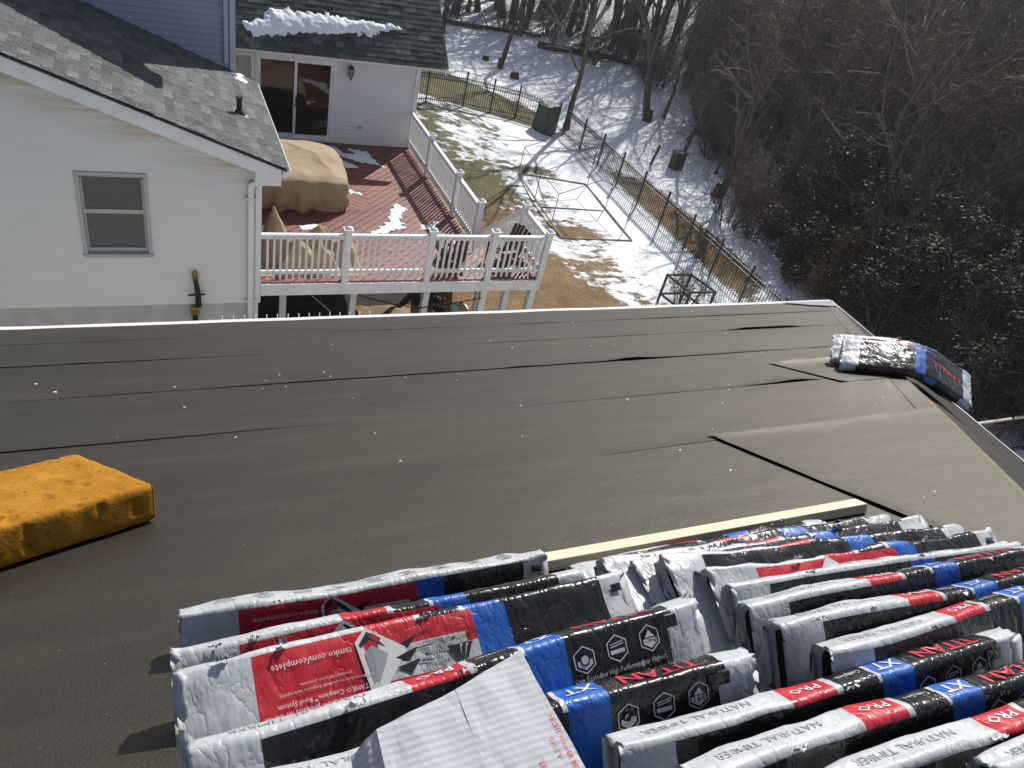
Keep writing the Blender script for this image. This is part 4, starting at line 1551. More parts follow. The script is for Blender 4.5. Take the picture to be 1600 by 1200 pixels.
MB().box((xm + 0.03, FY - 0.055, -6.45), (0.025, 0.03, 0.22)).build('handle', M['pipe_black'], dro)
# window just left of the door
sw = MB()
sw.box((1.95, FY - 0.01, -5.47), (0.68, 0.09, 0.07)).box((2.255, FY - 0.01, -6.4), (0.07, 0.088, 1.8)).box((1.65, FY - 0.01, -6.4), (0.07, 0.088, 1.8))
swo = sw.build('side_light', M['trim_white'], nh)
MB().box((1.95, FY - 0.03, -6.4), (0.54, 0.006, 1.78)).build('pane', M['curtain'], swo)
# frieze, gutter board and roof of the rear wing
RSL = 0.86
RY0, RZ0 = 18.30, -5.27
MB().box((3.85, FY - 0.05, -5.27), (4.7, 0.06, 0.16)).build('frieze_board', M['trim_white'], nh)
MB().box((4.1, RY0 + 0.06, RZ0 - 0.06), (5.3, 0.10, 0.10)).build('fascia', M['trim_white'], nh)
RR = 6.78
rr = MB().prism([(0.9, RY0 - 0.02, RZ0 - 0.02), (RR, RY0 - 0.02, RZ0 - 0.02), (RR, RY0 + 4.0, RZ0 - 0.02 + 4.02 * RSL), (0.9, RY0 + 4.0, RZ0 - 0.02 + 4.02 * RSL)], (0, 0.02, -0.03)).build('rear_roof', M['shingle_slate0'], nh)
shingle_roof(rr, (1.2, RY0 - 0.04, RZ0 - 0.03), (1, 0, 0), (0, 1, RSL), (0, -RSL, 1), RR + 0.02 - 1.2, 3.4,
             ['shingle_slate0', 'shingle_slate1', 'shingle_slate1', 'shingle_slate2', 'shingle_slate3'], 9, CAMP, tabs=(0.18, 0.34))
MB().prism([(RR - 0.03, RY0, RZ0 - 0.05), (RR - 0.03, RY0, RZ0 - 0.2), (RR - 0.03, RY0 + 4, RZ0 - 0.2 + 4 * RSL), (RR - 0.03, RY0 + 4, RZ0 - 0.05 + 4 * RSL)], (0.025, 0, 0)).build('rake_board', M['trim_white'], nh)
# lantern beside the door and a socket box
lant = MB()
lx, lz = 4.45, -5.64
lant.box((lx, FY - 0.03, lz + 0.05), (0.07, 0.02, 0.16)).bar((lx, FY - 0.04, lz + 0.12), (lx, FY - 0.13, lz + 0.16), 0.015, 0.015)
lo = lant.build('lantern', M['pipe_black'], nh)
MB().tube([(lx, FY - 0.13, lz + 0.19), (lx, FY - 0.13, lz + 0.15), (lx, FY - 0.13, lz + 0.10)], [0.01, 0.04, 0.075], 6).build('lantern_cap', M['pipe_black'], lo)
MB().tube([(lx, FY - 0.13, lz + 0.099), (lx, FY - 0.13, lz - 0.09)], [0.062, 0.045], 6).build('lantern_glass', M['grey_box'], lo)
for k in range(6):
    an = k * math.pi / 3
    MB().tube([(lx + 0.066 * math.cos(an), FY - 0.13 + 0.066 * math.sin(an), lz + 0.1), (lx + 0.047 * math.cos(an), FY - 0.13 + 0.047 * math.sin(an), lz - 0.09)], 0.008, 4).build('lantern_bar', M['pipe_black'], lo)
MB().tube([(lx, FY - 0.13, lz - 0.09), (lx, FY - 0.13, lz - 0.12), (lx, FY - 0.13, lz - 0.18)], [0.05, 0.03, 0.006], 6).build('lantern_tail', M['pipe_black'], lo)
MB().box((4.80, FY - 0.03, -6.97), (0.11, 0.05, 0.075)).build('socket_box', M['grey_box'], nh, bevel=0.006)
# gas riser at the foot of the gable wall
gas = thing('gas_riser', 'black pipe riser with brass fittings against the white gable wall', 'pipe', (0.55, WY - 0.1, -8.0))
MB().tube([(0.53, WY - 0.1, -10.3), (0.53, WY - 0.1, -7.95)], 0.045, 10).build('lower_pipe', M['pipe_black'], gas)
MB().box((0.53, WY - 0.1, -7.88), (0.14, 0.12, 0.16)).build('regulator', M['brass'], gas, bevel=0.02)
MB().tube([(0.59, WY - 0.1, -7.80), (0.585, WY - 0.1, -7.5), (0.55, WY - 0.1, -7.22)], [0.05, 0.045, 0.035], 10).build('riser', M['pipe_black'], gas)
MB().tube([(0.555, WY - 0.1, -7.24), (0.55, WY - 0.1, -7.15), (0.55, WY - 0.1, -7.11)], [0.05, 0.05, 0.03], 8).build('cap', M['brass'], gas)
MB().tube([(0.43, WY - 0.14, -7.55), (0.70, WY - 0.14, -7.54)], 0.018, 8).build('valve_handle', M['pipe_black'], gas)

# snow left on the rear roof
sn_ = Vector((0, -RSL, 1)).normalized()
ss_ = Vector((0, 1, RSL)).normalized()
pts = [(2.03, 18.72), (2.13, 18.56), (2.32, 18.48), (2.67, 18.54), (3.74, 18.68), (4.18, 18.69), (4.42, 18.79), (4.87, 18.73), (5.27, 18.87), (5.73, 18.97), (5.38, 19.06), (4.84, 19.03), (4.46, 19.06), (3.8, 19.07), (3.08, 19.06), (2.7, 19.07), (2.53, 18.86)]
SLr = math.hypot(1, RSL)
snow_blob('snow_patch', [(x, (y - RY0) * SLr) for x, y in pts], Vector((0, RY0, RZ0)) + sn_ * 0.02, (1, 0, 0), ss_, sn_, 0.085, 0.025, 'thick melting snow on the dark roof above the sliding door', 2.2)
snow_blob('snow_patch', [(0.15, 0.0), (0.55, 0.05), (0.35, 0.22), (0.1, 0.2)], Vector((1.75, 15.15, near_roof_z(1.75) + 0.02)), (0, 1, 0), Vector((-1, 0, NS)).normalized(), Vector((NS, 0, 1)).normalized(), 0.02, 0.03, 'thin frost of snow on the grey roof at the upper wall corner', 4.4)

# ------------------------------------------------------------------ the deck
DZ = -7.40
deck = thing('deck', 'red stained deck with white railings beside the white house', 'deck', (4.0, 15.0, -10.4))
X0, X1, Y0, Y1 = CX + 0.02, 6.12, 12.0, FY - 0.03
LX1, LY1 = 7.12, 13.25
def deck_boards(region, direction, seed):
    """planks at 45 degrees clipped to a convex region (list of half planes as rect)"""
    d = Vector((direction[0], direction[1])).normalized()
    n_ = Vector((-d.y, d.x))
    step, wd = 0.145, 0.132
    xs = [region[0], region[1]]
    ys = [region[2], region[3]]
    ks = [Vector((x, y)).dot(n_) for x in xs for y in ys]
    k = math.floor(min(ks) / step) * step
    while k < max(ks):
        c = n_ * k
        q = [c + d * -40, c + d * 40, c + d * 40 + n_ * wd, c - d * 40 + n_ * wd]
        poly = clip_rect([(p.x, p.y) for p in q], *region)
        if len(poly) >= 3:
            zz = DZ - 0.003 * random.random()
            b = MB().prism([(x, y, zz) for x, y in poly], (0, 0, -0.028))
            b.build('deck_board', M['deck_red'], deck)
        k += step
random.seed(4)
SX, SY = 4.30, 14.90
deck_boards((X0, SX, SY, Y1), (1, -1), 1)
deck_boards((SX + 0.004, X1, SY, Y1), (1, 1), 2)
deck_boards((X0, X1, Y0, SY - 0.004), (1, 1), 3)
deck_boards((X1 + 0.004, LX1, Y0, LY1), (1, 1), 4)
# rim beams and joists
rim = [((X0, Y0 - 0.02), (LX1, Y0 - 0.02)), ((LX1 - 0.02, Y0 + 0.021), (LX1 - 0.02, LY1)), ((X1 - 0.02, LY1 + 0.021), (X1 - 0.02, Y1))]
for (a, c) in rim:
    MB().bar((a[0], a[1], DZ - 0.145), (c[0], c[1], DZ - 0.145), 0.04, 0.23).build('rim_beam', M['deck_white'], deck)
for i in range(11):
    x = X0 + 0.3 + i * 0.4
    MB().bar((x, Y0 + 0.03, DZ - 0.13), (x, Y1, DZ - 0.13), 0.04, 0.19).build('joist', M['old_wood'], deck)
for (x, y) in ((5.05, 12.9), (5.95, 12.1), (6.35, 13.1), (7.05, 12.1), (2.2, 13.2), (3.6, 13.2), (6.05, 16.0), (7.05, 13.2)):
    MB().box((x, y, (DZ - 0.26 + ground_z(x, y)) / 2 - 0.1), (0.13, 0.13, DZ - 0.26 - ground_z(x, y) + 0.2)).build('support_post', M['deck_white'], deck)

def deck_post(x, y, h=1.03, zb=DZ - 0.14, s=0.12):
    p = MB().box((x, y, (zb + DZ + h) / 2), (s, s, DZ + h - zb)).build('railing_post', M['deck_white'], deck, bevel=0.008)
    c = MB()
    z = DZ + h
    c.box((x, y, z + 0.012), (s + 0.045, s + 0.045, 0.024))
    c.add([(x - .06, y - .06, z + .024), (x + .06, y - .06, z + .024), (x + .06, y + .06, z + .024), (x - .06, y + .06, z + .024), (x - .03, y - .03, z + .06), (x + .03, y - .03, z + .06), (x + .03, y + .03, z + .06), (x - .03, y + .03, z + .06), (x, y, z + .075)],
          [(0, 1, 5, 4), (1, 2, 6, 5), (2, 3, 7, 6), (3, 0, 4, 7), (4, 5, 8), (5, 6, 8), (6, 7, 8), (7, 4, 8)])
    c.build('post_cap', M['deck_white'], p)
    return p
BAL = None
def railing(a, c, za=DZ, zc=DZ, top=0.92, bot=0.19, step=0.118):
    global BAL
    a, c = Vector((a[0], a[1], 0)), Vector((c[0], c[1], 0))
    d = (c - a).normalized()
    L = (c - a).length
    A, C_ = Vector((a.x, a.y, za)), Vector((c.x, c.y, zc))
    up = Vector((0, 0, 1))
    r = MB().bar(A + up * top, C_ + up * top, 0.085, 0.045)
    ro = r.build('handrail', M['deck_white'], deck, bevel=0.008)
    MB().bar(A + up * (top - 0.05), C_ + up * (top - 0.05), 0.04, 0.05).build('sub_rail', M['deck_white'], ro)
    MB().bar(A + up * bot, C_ + up * bot, 0.045, 0.07).build('bottom_rail', M['deck_white'], ro)
    if BAL is None:
        BAL = bpy.data.meshes.new('baluster')
        q = MB().box((0, 0, 0), (0.034, 0.034, 1.0))
        BAL.from_pydata(q.v, [], q.f)
        BAL.materials.append(M['deck_white'])
    n_ = int((L - 0.1) / step)
    for i in range(n_ + 1):
        t = (0.05 + (L - 0.1) * (i + 0.5) / (n_ + 1)) / L
        p = A.lerp(C_, t)
        o_ = link('baluster', BAL, ro, loc=p + d.cross(up) * 0.038 + up * ((top + 0.08) / 2 - 0.02))
        o_.scale = (1, 1, top - 0.10)
fp = [3.09, 4.66, 5.92]
yF = Y0 + 0.02
prev = X0 + 0.0
for x in fp:
    deck_post(x, yF)
    railing((prev, yF), (x - 0.062, yF))
    prev = x + 0.062
deck_post(LX1 - 0.04, yF)
railing((prev, yF), (LX1 - 0.102, yF))
xR = X1 - 0.04
for y in (13.30, 14.70, 16.72):
    deck_post(xR, y)
railing((xR, 13.362), (xR, 14.638))
railing((xR, 14.762), (xR, 16.658))
railing((xR, 16.782), (xR, Y1 - 0.05))
deck_post(LX1 - 0.04, LY1)
railing((LX1 - 0.04, yF + 0.062), (LX1 - 0.04, LY1 - 0.062))
# stair flight going down along the deck side
st_top, st_bot = (LX1 - 0.04, LY1 + 0.06), (LX1 - 0.04, LY1 + 3.4)
railing(st_top, st_bot, DZ - 0.02, DZ - 2.7, top=0.88)
MB().box((LX1 - 0.04, LY1 + 3.5, DZ - 2.4), (0.12, 0.12, 1.9)).build('newel_post', M['deck_white'], deck)
for x in (X1 + 0.05, LX1 - 0.04):
    MB().bar((x, LY1 + 0.03, DZ - 0.14), (x, LY1 + 3.5, DZ - 2.95), 0.05, 0.26).build('stringer', M['deck_white'], deck)
for i in range(14):
    MB().box(((X1 + LX1) / 2, LY1 + 0.15 + i * 0.245, DZ - 0.2 - i * 0.2), (LX1 - X1 - 0.12, 0.26, 0.03)).build('tread', M['deck_red'], deck)

# snow on the deck
up_ = (0, 0, 1)
def deck_snow(pts, label, seed, th=0.022):
    snow_blob('snow_patch', pts, (0, 0, DZ + 0.001), (1, 0, 0), (0, 1, 0), up_, th, 0.03, label, seed, 'snow patches on the deck')
deck_snow([(3.89, 18.19), (4.19, 18.3), (4.28, 17.87), (4.57, 17.85), (4.46, 18.2), (4.91, 18.0), (5.0, 17.55), (5.15, 17.15), (4.86, 17.25), (4.6, 17.4), (4.26, 17.6), (4.07, 17.86)], 'snow patch on the deck in front of the sliding door', 1.1)
deck_snow([(3.80, 17.72), (4.18, 17.42), (4.46, 17.08), (4.22, 16.95), (3.95, 17.2)], 'narrow snow streak on the deck beside the large tan cover', 2.7)
deck_snow([(4.91, 15.3), (5.01, 15.16), (5.08, 14.93), (4.93, 14.74), (4.80, 14.33), (4.85, 14.06), (4.55, 13.93), (4.35, 13.8), (3.97, 13.79), (4.24, 14.05), (4.55, 14.36), (4.65, 14.77)], 'largest snow patch in the middle of the sunny deck', 5.9)
deck_snow([(3.86, 16.1), (4.22, 15.62), (3.86, 15.7)], 'small snow sliver at the right edge of the large tan cover', 7.2)
deck_snow([(2.6, 13.9), (3.02, 14.05), (2.95, 14.22), (2.6, 14.1)], 'small snow patch on the deck between the two tan covers', 8.8)
deck_snow([(5.2, 14.2), (5.6, 14.35), (5.5, 14.08), (5.2, 14.0)], 'snow patch on the deck in the railing shadow', 9.4, 0.035)

# ------------------------------------------------------------------ covered furniture and chairs on the deck
def draped(name, label, fn, x0, x1, y0, y1, nx_, ny_, mat, loc):
    vs, fs = [], []
    for j in range(ny_ + 1):
        for i in range(nx_ + 1):
            x = x0 + (x1 - x0) * i / nx_
            y = y0 + (y1 - y0) * j / ny_
            vs.append(fn(x, y))
    w = nx_ + 1
    for j in range(ny_):
        for i in range(nx_):
            fs.append((j * w + i, j * w + i + 1, (j + 1) * w + i + 1, (j + 1) * w + i))
    o = mk(name, vs, fs, mat, smooth=True, loc=loc)
    return tag(o, label, 'cover')
def big_cover(u, v):
    # polar drape: u angle 0..1, v 0 centre .. 1 skirt
    an = u * 2 * math.pi
    ca, sa = math.cos(an), math.sin(an)
    rx, ry_ = 1.04, 1.0
    p = 5.0
    k = (abs(ca) ** p + abs(sa) ** p) ** (-1 / p)
    cx, cy = 2.78, 15.72
    if v < 0.62:
        r = v / 0.62
        x, y = cx + ca * k * rx * r * 0.97, cy + sa * k * ry_ * r * 0.97
        h = 0.82 - 0.09 * r ** 7 + 0.03 * (1 - abs(math.sin(2.1 * x + 1.2 * y + 1.5 * fbm(x, y, 8, .8, 2)))) ** 4 - 0.12 * smooth(-0.5, 1.2, -(y - cy)) + 0.05 * fbm(x, y, 3, 0.9, 2) + 0.008 * fbm(x, y, 5, 4, 3)
        if x > cx:
            h -= 0.05 * (x - cx)
        return (x, y, DZ + h)
    t = (v - 0.62) / 0.38
    fold = 0.055 * math.sin(an * 13 + 2 * math.sin(an * 3) + t * 1.5) * t + 0.14 * abs(fbm(ca * 2, sa * 2, t * 1.1 + 9, 2.2, 4)) * (0.25 + t) - 0.04
    flare = 1.0 + 0.07 * math.sin(t * math.pi * 0.7) - 0.05 * t
    x, y = cx + ca * k * rx * (flare + fold), cy + sa * k * ry_ * (flare + fold)
    h0 = 0.74 - 0.12 * smooth(-0.5, 1.2, -(y - cy)) + 0.05 * fbm(x, y, 3, 0.9, 2) - (0.05 * (x - cx) if x > cx else 0)
    h = h0 * (1 - t) + 0.01 * t - 0.03 * math.sin(t * math.pi)
    return (x, y, DZ + max(0.008, h))
draped('furniture_cover', 'large tan canvas cover draped over furniture by the grey roof edge', big_cover, 0, 1, 0.001, 1, 120, 46, M['canvas'], (2.78, 15.7, DZ))
def small_cover(x, y):
    px = [(1.98, 12.98, 0.96, 2.6), (2.35, 12.62, 0.56, 1.5), (2.80, 13.08, 0.58, 1.3), (3.22, 12.80, 0.46, 1.1), (2.75, 12.55, 0.42, 1.2)]
    h = 0
    for cx, cy, hh, sl in px:
        d = math.hypot((x - cx) / 1.15, y - cy)
        h = max(h, hh - sl * d + 0.06 * math.sin(math.atan2(y - cy, x - cx) * 7) * d * 3)
    h = max(h, 0.0)
    h += (0.05 * abs(fbm(x, y, 6, 3, 4)) + 0.03 * fbm(x, y, 2, 7, 3)) * (h > 0.03)
    ed = min(x - 1.64, 3.52 - x, y - 12.16, 13.5 - y)
    h *= smooth(0.0, 0.12, ed)
    return (x + 0.05 * fbm(x, y, 11, 2.5, 3), y + 0.05 * fbm(x, y, 15, 2.5, 3), DZ + 0.006 + max(0, h))
draped('furniture_cover', 'smaller peaked tan canvas cover behind the front railing', small_cover, 1.66, 3.52, 12.16, 13.5, 70, 52, M['canvas'], (2.5, 12.8, DZ))

def chair(label, loc, rz, snow):
    t = thing('slatted_chair', label, 'chair', (0, 0, 0), 'brown chairs on the deck')
    m = M['chair_brown']
    for s in (-1, 1):
        MB().bar((s * .30, -.38, .0), (s * .30, -.32, .52), .07, .035, (0, 1, 0)).build('leg', m, t)
        MB().bar((s * .30, -.36, .30), (s * .27, .45, .04), .035, .11).build('leg', m, t)
        MB().bar((s * .34, -.42, .54), (s * .34, .35, .52), .12, .028).build('armrest', m, t)
    for k in range(6):
        y = -.38 + k * .10
        MB().box((0, y, .31 - k * .03), (.56, .085, .022)).build('seat_slat', m, t)
    for k in range(5):
        x = -.22 + k * .11
        MB().bar((x, .17, .20), (x * 1.15, .46, .98 - .03 * abs(k - 2)), .09, .022, (0, 1, .4)).build('back_slat', m, t)
    MB().box((0, .36, .66), (.56, .03, .07)).build('back_rail', m, t)
    if snow:
        so = snow_blob('snow_cap', [(-.26, -.38), (.26, -.36), (.25, .12), (-.24, .10)], (0, 0, 0.345), (1, 0, 0), Vector((0, 1, -.3)).normalized(), Vector((0, .3, 1)).normalized(), 0.09, 0.03, None, 3.3, None)
        so.parent = t
    t.location = loc
    t.scale = (.82, .82, .82)
    t.rotation_euler = (0, 0, rz)
    return t
c1 = chair('dark brown slatted chair with snow on its seat behind the front railing', (5.40, 12.62, DZ), math.radians(160), True)
c2 = chair('dark brown slatted chair in the far front corner of the deck', (6.50, 12.60, DZ), math.radians(-70), False)
for c_ in c1.children:
    if c_.name.startswith('snow_cap'):
        for k in ('label', 'category', 'group'):
            if k in c_:
                del c_[k]

# under the deck
M['under_deck_shade'] = plain('under_deck_shade', (0.035, 0.028, 0.022), 0.95, 0.4, 4, 0.6, 0.02)  # near-black colour that paints the shade under the deck
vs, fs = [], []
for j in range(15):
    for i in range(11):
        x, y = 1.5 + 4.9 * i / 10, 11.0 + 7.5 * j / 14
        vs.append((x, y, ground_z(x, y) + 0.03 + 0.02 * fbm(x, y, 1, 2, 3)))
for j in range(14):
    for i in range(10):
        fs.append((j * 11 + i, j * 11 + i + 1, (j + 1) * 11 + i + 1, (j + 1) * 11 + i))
tag(mk('ground_shade_sheet', vs, fs, M['under_deck_shade'], smooth=True), 'dark sheet painted as the shade on the ground under the deck', kind='structure')
bu = thing('bucket', 'white plastic bucket on the ground under the deck', 'bucket', (6.55, 14.4, ground_z(6.6, 14.4)))
gz = ground_z(6.55, 14.4)
MB().tube([(6.55, 14.4, gz), (6.55, 14.4, gz + 0.45)], [0.17, 0.20], 18).build('bucket_body', M['bucket_white'], bu)
MB().tube([(6.55, 14.4, gz + 0.44), (6.55, 14.4, gz + 0.475)], 0.215, 18).build('rim', M['bucket_white'], bu)
MB().tube([(6.55 + 0.2 * math.cos(k * math.pi / 8), 14.4 - 0.06, gz + 0.42 - 0.16 * math.sin(k * math.pi / 8)) for k in range(9)], 0.006, 5).build('handle', M['steel_pipe'], bu)
tarp = MB()
vs, fs = [], []
for j in range(13):
    for i in range(17):
        s, t = i / 16, j / 12
        x = 4.2 + 1.9 * s
        y = 13.6 + 1.5 * t
        vs.append((x, y, ground_z(x, y) + 0.03 + 0.3 * math.exp(-((s - .4) / .3) ** 2 - ((t - .5) / .4) ** 2) + 0.08 * fbm(x, y, 2, 2, 3)))
for j in range(12):
    for i in range(16):
        fs.append((j * 17 + i, j * 17 + i + 1, (j + 1) * 17 + i + 1, (j + 1) * 17 + i))
tag(mk('tarpaulin', vs, fs, M['soil_tarp'], smooth=True, loc=(5.1, 14.3, -10.3)), 'brown tarpaulin over a heap in the dark under the deck', 'tarpaulin')
lg = thing('leaning_plank', 'pale plank leaning beside the bucket under the deck', 'plank', (6.9, 14.2, -10.2))
MB().bar((7.0, 14.2, ground_z(7, 14.2)), (6.35, 14.0, ground_z(7, 14.2) + 0.85), 0.16, 0.025, (0, 1, 0)).build('plank_body', M['old_wood'], lg)
MB().bar((6.9, 14.22, ground_z(7, 14.2) + .17), (6.72, 14.10, ground_z(7, 14.2) + .40), 0.05, 0.03, (0, 1, 0)).build('cleat', M['old_wood'], lg)
hose = MB().tube([(1.9, 12.6, -7.75), (2.6, 12.5, -8.0), (3.0, 12.5, -8.4), (2.9, 12.6, -9.2), (3.2, 13, -10.1)], 0.012, 6).build('hose', M['steel_pipe'], loc=(2.5, 12.5, -9))
tag(hose, 'thin grey hose hanging in the dark under the deck', 'hose')
cab = MB().tube([(3.4, 12.05, -7.75), (4.0, 12.06, -7.95), (4.6, 12.08, -8.1), (5.2, 12.1, -8.05), (5.9, 12.0, -7.85)], 0.012, 6).build('cable', M['pipe_black'], loc=(4.6, 12.0, -8))
tag(cab, 'black cable sagging below the front beam of the deck', 'cable')

# ------------------------------------------------------------------ iron fence round the yard
PICK = bpy.data.meshes.new('picket')
q_ = MB().box((0, 0, 0.55), (0.018, 0.018, 1.1)).add([(-.02, 0, 1.1), (0, -.008, 1.1), (.02, 0, 1.1), (0, .008, 1.1), (0, 0, 1.2)], [(0, 1, 4), (1, 2, 4), (2, 3, 4), (3, 0, 4)])
PICK.from_pydata(q_.v, [], q_.f)
PICK.materials.append(M['iron'])
def iron_fence(label, path, spacing=1.65, top_mat=None):
    f = thing('iron_fence', label, 'fence', (path[0][0], path[0][1], ground_z(*path[0])), 'black iron fences')
    for (a, c) in zip(path[:-1], path[1:]):
        a, c = Vector(a), Vector(c)
        n_ = max(1, round((c - a).length / spacing))
        for i in range(n_):
            p, q = a.lerp(c, i / n_), a.lerp(c, (i + 1) / n_)
            zp, zq = ground_z(p.x, p.y), ground_z(q.x, q.y)
            P, Q = Vector((p.x, p.y, zp)), Vector((q.x, q.y, zq))
            u3 = Vector((0, 0, 1))
            po = MB().box(P + u3 * 0.62, (0.055, 0.055, 1.32)).build('fence_post', M['iron'], f)
            MB().tube([P + u3 * 1.27, P + u3 * 1.31, P + u3 * 1.36], [0.045, 0.04, 0.008], 6).build('post_cap', M['iron'], po)
            r = MB()
            for h in (0.14, 0.93, 1.07):
                r.bar(P + u3 * h, Q + u3 * h, 0.025, 0.032)
            m_ = int((Q - P).length / 0.112)
            for k in range(m_):                            # small rings between the two upper rails
                t = (k + 0.5) / m_
                c_ = P.lerp(Q, t) + u3 * 1.0
                d_ = (Q - P).normalized() * 0.042
                r.tube([c_ + d_, c_ + u3 * .042, c_ - d_, c_ - u3 * .042, c_ + d_], 0.008, 3, cap=False)
            ro = r.build('fence_panel', M['iron'], f)
            for k in range(1, m_):
                o_ = link('picket', PICK, ro, loc=P.lerp(Q, k / m_))
                o_.rotation_euler = (0, 0, math.atan2(Q.y - P.y, Q.x - P.x))
    c = Vector((path[-1][0], path[-1][1], ground_z(*path[-1])))
    MB().box(c + Vector((0, 0, 0.62)), (0.055, 0.055, 1.32)).build('fence_post', M['iron'], f)
    return f
iron_fence('black iron fence at the back of the yard behind the green bin', [(7.6, 26.4), (11.3, 28.2), (14.0, 29.0), (15.9, 28.8)])
iron_fence('black iron fence along the right side of the yard below the wood', [(16.2, 28.6), (16.2, 13.7)])
sf = iron_fence('short run of iron fence with rail coloured as sunlit past the right roof edge', [(17.4, 8.12), (22.4, 8.12)])
MB().bar((17.4, 8.12, -9.27), (22.4, 8.12, -9.27), 0.05, 0.05).build('glint_rail', M['lumber'], sf)  # pale bar: the sun's glint on the iron rail put into colour

# ------------------------------------------------------------------ yard things
bz = ground_z(15.0, 28.15)
bn = thing('compost_bin', 'dark green plastic compost bin standing at the back fence', 'bin', (15.0, 28.15, bz))
B_ = Vector((15.0, 28.15, bz))
MB().tube([B_, B_ + Vector((0, 0, 0.5)), B_ + Vector((0, 0, 1.08))], [0.52, 0.49, 0.44], 8).build('bin_body', M['green_plastic'], bn)
lid = MB().tube([B_ + Vector((0, 0, 1.08)), B_ + Vector((0, 0, 1.14)), B_ + Vector((0, 0, 1.20))], [0.49, 0.47, 0.30], 8).build('lid', M['green_plastic'], bn)
MB().tube([B_ + Vector((-.1, 0, 1.2)), B_ + Vector((-.08, 0, 1.25)), B_ + Vector((.08, 0, 1.25)), B_ + Vector((.1, 0, 1.2))], 0.02, 5).build('knob', M['green_plastic'], lid)
MB().box(B_ + Vector((0, -0.475, 0.2)), (0.36, 0.03, 0.3)).build('hatch', M['green_plastic'], bn)

M['frame_pipe'] = plain('frame_pipe', (0.12, 0.125, 0.12), 0.4, 0.1, 6, 0.02, metal=0.3)
M['pale_timber'] = plain('pale_timber', (0.24, 0.21, 0.14), 0.8, 0.3, 5, 0.3)
gz0 = ground_z(13, 21.5)
gf_ = thing('pipe_frame', 'thin grey pipe frame of a garden tunnel on the snowy lawn', 'garden frame', (13.0, 21.6, gz0))
for y in (23.3, 21.7, 20.2):
    z0 = ground_z(11.85, y)
    MB().tube([(11.85, y, z0), (11.85, y, z0 + 1.0)], 0.013, 6).build('upright', M['frame_pipe'], gf_)
    MB().tube([(11.85, y, z0 + 1.0), (13.3, y, z0 + 1.55)], 0.013, 6).build('rafter', M['frame_pipe'], gf_)
    MB().tube([(13.3, y, z0 + 1.55), (14.75, y, z0 + 1.0)], 0.013, 6).build('rafter', M['frame_pipe'], gf_)
    MB().tube([(14.75, y, ground_z(14.75, y)), (14.75, y, z0 + 1.0)], 0.013, 6).build('upright', M['frame_pipe'], gf_)
for (x, h) in ((11.85, 1.0), (13.3, 1.55), (14.75, 1.0)):
    MB().tube([(x, 23.3, ground_z(11.85, 23.3) + h), (x, 21.7, ground_z(11.85, 21.7) + h), (x, 20.2, ground_z(11.85, 20.2) + h)], 0.012, 6).build('purlin', M['frame_pipe'], gf_)
bd = thing('garden_bed', 'low timber border of a garden bed under the pipe frame', 'garden bed', (13.2, 21.3, ground_z(13.2, 21.3)))
cs = [(11.85, 23.35), (14.7, 23.35), (14.45, 19.2), (11.7, 19.1)]
for i in range(4):
    a, c = cs[i], cs[(i + 1) % 4]
    MB().bar((a[0], a[1], ground_z(*a) + 0.02), (c[0], c[1], ground_z(*c) + 0.02), 0.035, 0.045).build('border_timber', M['pale_timber'], bd)
pl = MB().bar((11.9, 21.2, ground_z(11.9, 21.2) + 0.02), (14.4, 21.3, ground_z(14.4, 21.3) + 0.005), 0.03, 0.04).build('cross_timber', M['old_wood'], bd)

gfz = ground_z(13.7, 15.0)
wf = thing('wooden_guard', 'dark wooden tree guard frame standing on the snow by the fence', 'tree guard', (13.7, 15.0, gfz))
cr = [(13.22, 15.45), (14.05, 15.45), (14.28, 14.5), (13.42, 14.5)]
for (x, y) in cr:
    MB().box((x, y, gfz + 0.46), (0.055, 0.055, 1.0)).build('guard_post', M['frame_wood'], wf)
for i in range(4):
    a, c = cr[i], cr[(i + 1) % 4]
    for h in (0.93, 0.3):
        MB().bar((a[0], a[1], gfz + h), (c[0], c[1], gfz + h), 0.04, 0.06).build('guard_rail', M['frame_wood'], wf)
for (nm, px, py, s, lb) in (('rock', 16.9, 36.0, .27, 'dark square rock right of the tree foot on the snowy slope'), ('rock', 16.2, 38.4, .22, 'smaller dark rock left of the tree foot on the snowy slope')):
    z = ground_z(px, py)
    r_ = random.Random(px)
    vs = []
    for zz in (0, 1):
        for k in range(7):
            an = k * 2 * math.pi / 7
            rr_ = s * r_.uniform(.8, 1.15) * (0.8 if zz else 1)
            vs.append((px + rr_ * math.cos(an), py + rr_ * math.sin(an), z - .05 + zz * s * r_.uniform(1.0, 1.3)))
    fs = [tuple(range(6, -1, -1)), tuple(range(7, 14))] + [(k, (k + 1) % 7, (k + 1) % 7 + 7, k + 7) for k in range(7)]
    tag(mk(nm, vs, fs, M['rock'], loc=(px, py, z)), lb, 'rock', 'rocks on the slope')
ub = thing('utility_box', 'grey utility box at the edge of the wood beyond the fence', 'utility box', (20.2, 25.6, ground_z(20.2, 25.6)))
z = ground_z(20.2, 25.6)
MB().box((20.2, 25.6, z + .35), (.5, .4, .7)).build('cabinet', M['frame_wood'], ub, bevel=.02)
MB().box((20.2, 25.6, z + .72), (.56, .46, .05)).build('cabinet_lid', M['frame_wood'], ub)
sk = thing('stake', 'leaning wooden stake in the snow beyond the fence', 'stake', (19.2, 26.0, ground_z(19.2, 26.0)))
z = ground_z(19.2, 26.0)
MB().bar((19.2, 26.0, z - .1), (19.45, 26.1, z + .75), .08, .08, (0, 1, 0)).build('stake_shaft', M['frame_wood'], sk)
MB().bar((19.42, 26.09, z + .70), (19.47, 26.11, z + .80), .09, .09, (0, 1, 0)).build('stake_head', M['frame_wood'], sk)
